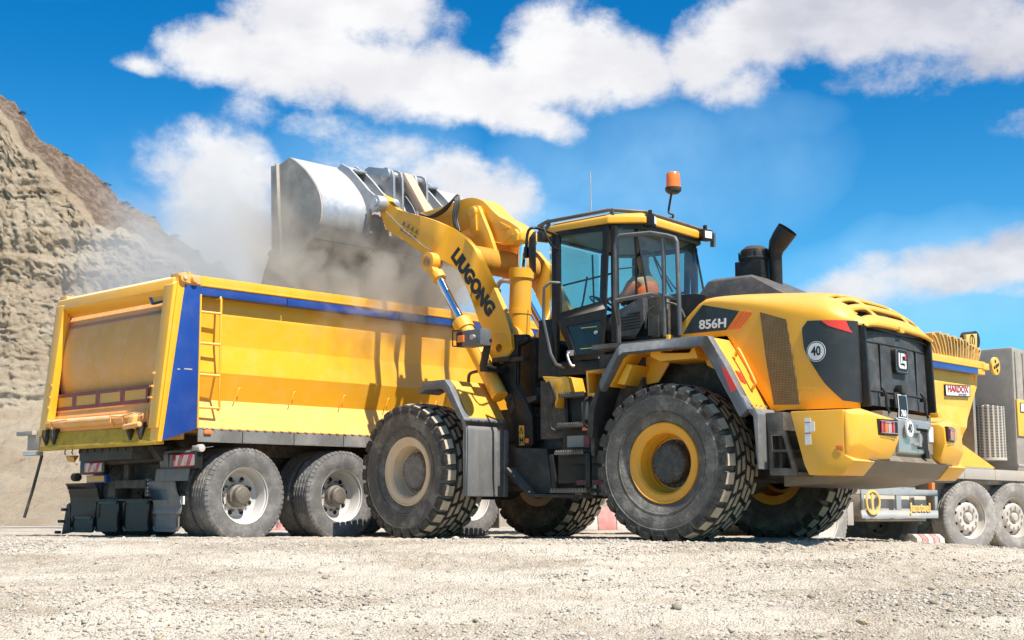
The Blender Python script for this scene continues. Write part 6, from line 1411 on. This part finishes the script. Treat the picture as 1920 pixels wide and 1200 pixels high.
# mudguards and flaps
def bent(y0, y1, prof, th=.012): 
    g = G()
    for i in range(len(prof) - 1): g.prism([prof[i], prof[i + 1], (prof[i + 1][0] + th, prof[i + 1][1]), (prof[i][0] + th, prof[i][1] - .003)], y0, y1)
    return g
TP('mudguard', bent(-1.23, -.60, [(-.45, 1.03), (-.70, .985), (-.715, .94), (-.69, .80), (-.74, .79), (-.76, .66)]), GREYL, label='upper near mudguard', bevel=.003)
TP('mudguard', bent(-.93, -.40, [(-.72, .66), (-.70, .56), (-.65, .46), (-.63, .38), (-.645, .31)]), GREYL, bevel=.003)
TP('mudguard', bent(.76, 1.42, [(-.70, .665), (-.66, .60), (-.63, .50), (-.62, .40), (-.62, .26)]), BLK, bevel=.003)
for (y0, y1, z0, z1, mm) in ((.88, 1.39, .09, .28, BLK), (.335, .865, .10, .455, BLK), (-.30, .25, .11, .465, BLK), (-.865, -.37, .115, .44, GREYL)):
    g = G(); poly = rrect(y1 - y0, z1 - z0, .06); cy, cz = (y0 + y1) / 2, (z0 + z1) / 2; poly = [(cy + a, cz + b_) for a, b_ in poly]
    g.prism(poly, -.615, -.60, 'x'); inn = [(cy + a, cz + b_) for a, b_ in rrect(y1 - y0 - .07, z1 - z0 - .07, .04)]; g.ring(poly, inn, -.625, -.615, 'x'); TP('mudflap', g, mm, bevel=.003)
g = G(); g.box(-.66, -.60, -.62, .50, .595, .685); g.box(-.66, -.61, -.38, -.25, .50, .70); g.box(-.66, -.60, .36, .50, .50, .66); g.box(-.60, -.5, -.86, -.36, .5, .53); g.box(-.63, -.60, -.4, .9, .455, .475); g.box(-.60, -.52, .2, .3, .6, .9); g.box(-.60, -.52, -.62, -.52, .6, .9)
g.tube([(-.62, .45, .64), (-.60, .40, .5), (-.61, .41, .42)], .01, 6, 3); TP('underrun_bar', g, CHAS, bevel=.006)
for q in range(5):
    g = G(); g.cyl((-.668, -.32, .52 + q * .04), (-.66, -.32, .52 + q * .04), .008, n=8)
    TP('bolt', g, METAL)
g = G(); g.box(-.62, -.60, -.95, -.88, .41, .50); TP('white_tag', g, WHITE)
g = G(); g.cyl((-.70, -1.33, 1.0), (-.70, -1.40, 1.0), .04, n=16); g.tube([(-.70, -1.30, .97), (-.70, -1.33, .9), (-.69, -1.30, .82)], .008, 6, 2); g.box(-.72, -.68, -1.32, -1.24, .97, 1.03); TP('marker_lamp', g, RIMP, bevel=.004)
g = G(); g.hull([(-.62, 1.44, .44), (-.56, 1.62, .42), (-.60, 1.45, .09), (-.56, 1.72, .06), (-.5, 1.45, .44), (-.5, 1.6, .4), (-.5, 1.45, .1), (-.5, 1.7, .07)]); 
for z in (.07, .2, .34, .6): g.box(-.63, -.58, 1.42 + (.6 - z) * .5, 1.50 + (.6 - z) * .5, z, z + .035)
g.cyl((-.60, 1.30, .74), (-.60, 1.40, .74), .05, n=14)
TP('far_mudguard', g, CHAS, bevel=.008)
g = G(); g.box(4.0, 4.02, -1.22, -.75, .09, .49); g.box(4.0, 4.02, .75, 1.22, .09, .49); TP('mudflap', g, DGD, label='flap ahead of the second front axle')
# air tank and spring clutter below the body
g = G(); g.cyl((1.95, -.75, .65), (2.9, -.75, .65), .17, n=20); g.box(1.9, 3.0, .55, 1.1, .45, .95); TP('air_tank', g, CHAS, angle=40)

GRDW = mat('dusty_white_guard', (0.52, 0.46, 0.38), 0.7, dust=0.4)
KYEL = mat('dusty_tipper_yellow', (0.82, 0.42, 0.02), 0.45, chips=0.3, dust=0.22, up=0.5, dcol=(0.72, 0.56, 0.36, 1), streak=0.6)
KCAB = mat('dusty_cab', (0.26, 0.235, 0.205), 0.8, dust=0.4)
# --- waiting trucks on the right
optK = dict(body=KYEL, gate=KYEL, chassis=DGD, rim=(RIMP, RIMP), tyre=TT_P, cab=(-.55, 1.5), cabm=KCAB, cabtop=3.2, stripe=[-6.95, -5.5, -3.9, -1.89], front=KYEL)
def waiting(nm, lab, loc, rot, opt):
    t = tipper(nm, lab, loc, rot, -7.25, -1.66, ((-6.30,), ((-2.42, opt['turn']), (-.87, opt['turn']))), 'yellow tipper trucks in the quarry', opt)
    P = lambda name, g, mats, **k: part(name, g, mats, t, **k)
    g = G(); g.box(-1.89, -1.66, -1.25, -1.1, 2.66, 2.86); g.box(-1.75, -1.55, -1.27, -1.1, 2.74, 2.84); P('rail_end', g, opt['body'], bevel=.008)
    g = G(); g.cyl((-1.35, -1.29, 2.82), (-1.35, -1.25, 2.82), .14, n=28); w_ = P('winding_wheel', g, opt['body'], bevel=.006)
    g = G()
    for k in range(4): a = k * math.pi / 2 + .4; g.cyl((-1.35 + .075 * math.cos(a), -1.296, 2.82 + .075 * math.sin(a)), (-1.35 + .075 * math.cos(a), -1.285, 2.82 + .075 * math.sin(a)), .026, n=10)
    g.cyl((-1.35, -1.30, 2.82), (-1.35, -1.285, 2.82), .03, n=12); part('wheel_hole', g, LETK, w_)
    # front wedge floor panel, skirt
    g = G(); g.prism([(-2.62, 1.60), (-1.47, 1.245), (-3.35, 1.245)], -1.25, -1.235); g.hull([(-2.62, -1.24, 1.60), (-1.47, -1.24, 1.245), (-3.35, -1.24, 1.245), (-2.62, 1.1, 1.60), (-1.47, 1.1, 1.245), (-3.35, 1.1, 1.245)]); P('body_nose', g, opt['body'])
    for (a, b_) in ((-3.42, -2.5), (-2.49, -1.49), (-1.48, .2)):
        g = G(); g.box(a, b_, -1.25, -1.23, 1.065, 1.225); P('skirt_plate', g, DGB, bevel=.003)
    g = G()
    for i in range(30): g.box(-3.38 + i * .062, -3.35 + i * .062, -1.256, -1.24, 1.228, 1.24)
    P('skirt_clip', g, WHITE)
    g = G(); g.box(-3.4, -.5, -1.15, 1.15, 1.0, 1.06); g.box(-3.42, -3.36, -1.2, 1.2, .5, 1.25); g.box(-3.2, 1.4, -1.0, -.55, .75, 1.0)
    P('wheel_arch', g, DGD)
    # HARDOX sign
    g = G(); g.prism([(-2.80, 2.435), (-2.02, 2.47), (-2.03, 2.315), (-2.79, 2.285)], -1.162, -1.135); g.cur = 1; g.ring([(-2.81, 2.445), (-2.01, 2.48), (-2.02, 2.305), (-2.80, 2.275)], [(-2.795, 2.433), (-2.025, 2.468), (-2.035, 2.317), (-2.785, 2.287)], -1.165, -1.14); sg = P('maker_sign', g, [WHITE, BLK])
    text('sign_word', 'HARDOX', .135, REDR, frame3((-2.41, -1.1665, 2.395), (1, 0, .04), (0, 0, 1)), sg, bold=.0035, sx=1.15)
    text('sign_word', 'IN MY BODY', .042, GREY, frame3((-2.27, -1.1665, 2.325), (1, 0, .04), (0, 0, 1)), sg, sx=1.1)
    # folded tarpaulin and its board
    for i in range(9):
        x = -3.25 + i * .17; h = [.22, .30, .33, .32, .31, .30, .29, .24, .20][i]; ln = [-.28, -.22, -.16, -.10, -.05, -.02, .0, .02, .05][i]
        g = G(); pts = [(x + .0, 2.86), (x + .03 + ln * .6, 2.86 + h * .6), (x + .03 + ln, 2.86 + h), (x + .10 + ln, 2.86 + h + .02), (x + .15 + ln * .8, 2.86 + h * .85), (x + .13 + ln * .3, 2.86 + h * .4), (x + .09, 2.86)]
        pin = [(x + .02, 2.865), (x + .05 + ln * .6, 2.86 + h * .6), (x + .055 + ln, 2.86 + h - .03), (x + .095 + ln, 2.86 + h - .02), (x + .125 + ln * .8, 2.86 + h * .8), (x + .10 + ln * .3, 2.86 + h * .4), (x + .07, 2.865)]
        for q in range(6): g.prism([pts[q], pts[q + 1], pin[q + 1], pin[q]], -1.22, -1.02 + .8 * random.random())
        P('tarpaulin_fold', g, TARP, angle=50)
    g = G(); g.tube([(-3.5, -1.0, 2.95), (-1.9, -.9, 3.24)], .02, 6); g.hull([(-6.3, -1.2, 2.87), (-3.2, -1.2, 2.88), (-3.3, -1.1, 2.99), (-6.5, -1.1, 2.98), (-6.5, 1.1, 2.9), (-3.0, 1.1, 2.9), (-3.6, .3, 3.04), (-6.5, 0, 3.06)]); P('tarpaulin_sheet', g, TARP)
    g = G(); g.hull([(-2.02, -1.15, 3.07), (-1.68, -1.15, 3.09), (-2.02, -1.15, 3.26), (-1.66, -1.15, 3.31), (-2.02, -1.10, 3.07), (-1.68, -1.10, 3.09), (-2.02, -1.10, 3.26), (-1.66, -1.10, 3.31)]); g.box(-1.95, -1.75, -1.15, -1.1, 2.86, 3.1); bd = P('emblem_board', g, LETY, bevel=.006)
    g = G(); M = frame3((-1.84, -1.154, 3.185), (1, 0, .03), (0, 0, 1)); o_ = [(math.cos(2 * math.pi * i / 24) * .085, math.sin(2 * math.pi * i / 24) * .095) for i in range(24)]; n_ = [(a * .8, b_ * .82) for a, b_ in o_]; g.ring(o_, n_, 0, .003, 'z'); g.xf(M); part('emblem_ring', g, LETK, bd); text('emblem_letter', 'J', .17, LETK, M, bd, bold=.004)
    g = G(); g.cyl((-1.60, -.9, 3.22), (-1.60, -1.1, 3.22), .14, n=24); P('tarpaulin_roller', g, BLK)
    # headboard behind, perforated stack guard
    g = G(); g.box(-1.60, -1.52, -1.0, 1.2, 1.3, 3.0)
    for i in range(7): g.box(-1.53, -1.49, -.9 + i * .3, -.84 + i * .3, 1.4, 2.95)
    P('headboard', g, DGD)
    g = G(); N = 14
    for i in range(N):
        a0 = math.pi * (.5 + i / N); a1 = math.pi * (.5 + (i + .5) / N)
    c_ = (-1.02, -.95); rad = .27
    for k in range(34):
        z = 1.43 + k * .024
        for i in range(22):
            a0 = R(-180 + i * 360 / 22); a1 = a0 + R(10)
            g.add([(c_[0] + rad * math.cos(q), c_[1] + rad * math.sin(q), zz) for q in (a0, a1) for zz in (z, z + .011)], [(0, 1, 3, 2)])
    g.cur = 1; g.f; cg = G(); 
    gg = G(); nn = 40
    for i in range(nn):
        a = 2 * math.pi * i / nn
        gg.v += [(c_[0] + (rad - .004) * math.cos(a), c_[1] + (rad - .004) * math.sin(a), 1.38), (c_[0] + (rad - .004) * math.cos(a), c_[1] + (rad - .004) * math.sin(a), 2.22)]
    gg.v += [(c_[0], c_[1], 1.38), (c_[0], c_[1], 2.26)]
    gg.f = [(2 * i, 2 * ((i + 1) % nn), 2 * ((i + 1) % nn) + 1, 2 * i + 1) for i in range(nn)] + [(2 * i + 1, 2 * ((i + 1) % nn) + 1, 2 * nn + 1) for i in range(nn)] + [(2 * ((i + 1) % nn), 2 * i, 2 * nn) for i in range(nn)]; gg.m = [0] * len(gg.f)
    sg = part('exhaust_guard', gg, GRDW, t, angle=40); part('guard_slot', g, [VOID, VOID], sg)
    g = G(); g.box(-.52, 1.5, -1.225, -1.20, 1.78, 2.36); yp = P('side_cover', g, opt['body'], bevel=.006)
    g = G(); g.prism([(-.42, 2.17), (.28, 2.20), (.28, 2.33), (-.42, 2.30)], -1.236, -1.226); g.cur = 1; g.ring([(-.43, 2.16), (.29, 2.19), (.29, 2.34), (-.43, 2.31)], [(-.42, 2.17), (.28, 2.20), (.28, 2.33), (-.42, 2.30)], -1.238, -1.226); s2 = part('maker_sign', g, [WHITE, BLK], yp)
    for i in range(7):
        g = G(); g.box(-.50 + i * .28, -.46 + i * .28, -1.222, -1.15, 2.38, 3.12); P('rib', g, opt['cabm'], bevel=.004)
    g = G(); g.box(-.62, 1.5, -1.24, -1.16, .78, 1.03); g.box(-.55, 1.5, -1.21, -1.2, 1.30, 1.34); P('lower_cover', g, DGB, bevel=.01)
    # side guard with maker name
    g = G()
    for (x0, x1, z0, z1) in ((-5.5, -3.4, .80, .885), (-5.5, -3.4, .49, .60), (-5.5, -5.44, .60, .80), (-4.58, -4.45, .60, .80), (-3.48, -3.4, .60, .80)): g.box(x0, x1, -1.27, -1.24, z0, z1)
    gd = P('side_guard', g, GUARD, bevel=.004); gd['label'] = 'grey frame side guard with yellow lettering'
    M = frame3((-5.24, -1.275, .70), (1, 0, 0), (0, 0, 1)); g = G(); o_ = [(math.cos(2 * math.pi * i / 32) * .185, math.sin(2 * math.pi * i / 32) * .165) for i in range(32)]; n_ = [(a * .82, b_ * .82) for a, b_ in o_]; g.ring(o_, n_, 0, .02, 'z'); g.xf(M); part('emblem_ring', g, LETY, gd); text('emblem_letter', 'J', .28, LETY, M, gd, bold=.008, ext=.01)
    text('guard_lettering', 'Jansteel', .17, LETY, frame3((-3.93, -1.278, .635), (1, 0, 0), (0, 0, 1)), gd, bold=.004, sx=1.1, ext=.006)
    g = G(); g.box(-5.3, -3.5, -1.15, -.65, .52, .80); g.cur = 1
    for x in (-4.95, -4.0): g.box(x, x + .12, -1.165, -1.15, .52, .80)
    g.box(-5.2, -3.55, -1.16, -.8, .45, .53); P('tool_tank', g, [TANK, DGD], bevel=.01)
    g = G(); g.cyl((-5.2, -.95, .90), (-3.62, -.95, .90), .10, n=24); g.cur = 1
    for x in (-4.95, -4.0): g.cyl((x, -.95, .90), (x + .06, -.95, .90), .104, n=24)
    P('air_tank', g, [ALU, DGD], angle=40)
    g = G(); g.box(-3.53, -3.45, -1.26, -1.2, .89, .99); P('side_marker', g, ORG, bevel=.004)
    g = G(); g.box(-5.75, -5.6, -1.2, -.9, .40, .7); g.box(-5.9, -5.7, -1.15, -.7, .38, .43); P('step_bracket', g, DGB, bevel=.004)
    return t
optK['turn'] = -0.33
K1 = waiting('tipper_truck', 'dusty yellow tipper with folded yellow tarpaulin waiting behind the loader counterweight', Vector((7.5, 23.2, -.275)), RZ(R(46)), optK)
optK2 = dict(optK, body=DGB, front=DGD, cabm=DGB); optK2['turn'] = -0.2
K2 = waiting('tipper_truck', 'grey dust covered tipper at the right edge, half hidden behind the waiting yellow one', Vector((10.42, 30.11, -.30)), RZ(R(46)), optK2)

# ------------------------------------------------------------------ barriers and cone behind the machines
def barrier(x, y, rz, lab, length=1.3, h=.42):
    t = thing('road_barrier', lab, 'barrier', (x, y, float(ground_z(np.array([x]), np.array([y]))[0])), RZ(rz), 'red and white barriers behind the machines')
    n = 5; w_ = length / n
    for i in range(n):
        g = G(); a = -length / 2 + i * w_
        for (z0, z1, y0, y1) in ((0, .12, .22, .20), (.12, h, .19, .07)): g.hull([(a + .004, -y0, z0), (a + .004, y0, z0), (a + w_ - .004, -y0, z0), (a + w_ - .004, y0, z0), (a + .004, -y1, z1), (a + .004, y1, z1), (a + w_ - .004, -y1, z1), (a + w_ - .004, y1, z1)])
        part('barrier_section', g, TREDW if i % 2 else TWHW, t, bevel=.01)
    return t
barrier(2.05, 25.5, .05, 'red and white barrier seen between the wheels of the loader', 1.7)
barrier(-2.4, 25.2, .1, 'red and white barrier seen left of the loader front wheel', 1.3)
barrier(5.72, 19.5, .2, 'low red and white barrier block lying in front of the waiting tipper', .42, .17)
def cone(x, y, lab):
    t = thing('traffic_cone', lab, 'traffic cone', (x, y, float(ground_z(np.array([x]), np.array([y]))[0])))
    for (r0, r1, z0, z1, m) in ((.13, .10, .03, .14, TREDW), (.10, .07, .14, .24, TWHW), (.07, .025, .24, .42, TREDW)):
        g = G(); g.cyl((0, 0, z0), (0, 0, z1), r0, r1, n=20); part('cone_band', g, m, t)
    g = G(); g.box(-.18, .18, -.18, .18, 0, .035); part('cone_base', g, TREDW, t, bevel=.01)
cone(-4.05, 24.8, 'small red and white traffic cone between the rear axles of the tipper')

# ------------------------------------------------------------------ dust
def dust(name, lab, c, r, dens, scale, col, thr=(0.42, 0.72), edge=(0.0, 0.8), rot=0.0, sq=(1, 1, 1)):
    g = G(); bm = bmesh.new(); bmesh.ops.create_icosphere(bm, subdivisions=3, radius=1.0); me = bpy.data.meshes.new(name); bm.to_mesh(me); bm.free()
    o = link(name, me); o.location = c; o.scale = r; o.rotation_euler = (0, 0, rot)
    m = bpy.data.materials.new(name); m.use_nodes = True; n = NT(m.node_tree); n.t.nodes.remove(n.n['Principled BSDF'])
    pv = n.add('ShaderNodeVolumePrincipled'); pv.inputs['Color'].default_value = (*col, 1); pv.inputs['Anisotropy'].default_value = 0.25
    co = n.add('ShaderNodeTexCoord').outputs['Object']
    ln = n.vm('LENGTH', co)
    fall = n.ramp(ln, edge[1] + .18, edge[0])
    wco = n.vm('MULTIPLY', co, tuple(k * q for k, q in zip(r, sq)))
    nz = n.noise(wco, scale, 4, 0.6, 0.6)
    d = n.math('MULTIPLY', n.ramp(n.math('ADD', nz, n.math('MULTIPLY', n.math('SUBTRACT', fall, 0.5), 0.25)), thr[0], thr[1]), n.math('MULTIPLY', fall, dens))
    n.put(pv.inputs['Density'], d); n.put(n.n['Material Output'].inputs['Volume'], pv.outputs[0]); me.materials.append(m)
    tag(o, lab, 'dust', kind='stuff'); return o
MFw = Matrix.Translation(OL) @ RZ(LA) @ Matrix.Scale(LS, 4) @ MF
cb_ = MFw @ Vector((5.75, .1, 3.25))
dust('dust_cloud', 'brown dust billowing from the tipped bucket over the tipper body', MFw @ Vector((5.35, .35, 3.15)), (2.7, 1.5, 1.15), 5.0, 1.6, (.92, .85, .75), (.40, .62), rot=R(46))
dust('dust_cloud', 'pale thin dust hanging in front of the open side of the bucket', MFw @ Vector((5.75, 1.5, 3.9)), (1.3, .9, 1.3), 2.6, 1.3, (.84, .77, .68), (.38, .66), rot=R(46))
dust('dust_plume', 'pale dust rising left of the bucket above the tail of the tipper', (-6.6, 28.5, 5.2), (3.9, 3.2, 4.4), .85, .30, (.93, .90, .87), (.36, .60))
dust('dust_haze', 'thin dust haze drifting in front of the foot of the cliff', (-24, 50, 4.0), (26, 9, 7), .014, .10, (.95, .88, .78), (.25, .6))
dust('dust_haze', 'low dust drifting round the waiting tippers on the right', (10.0, 23.2, .7), (5.6, 3.6, 2.2), .55, .4, (.84, .76, .66), (.2, .7))
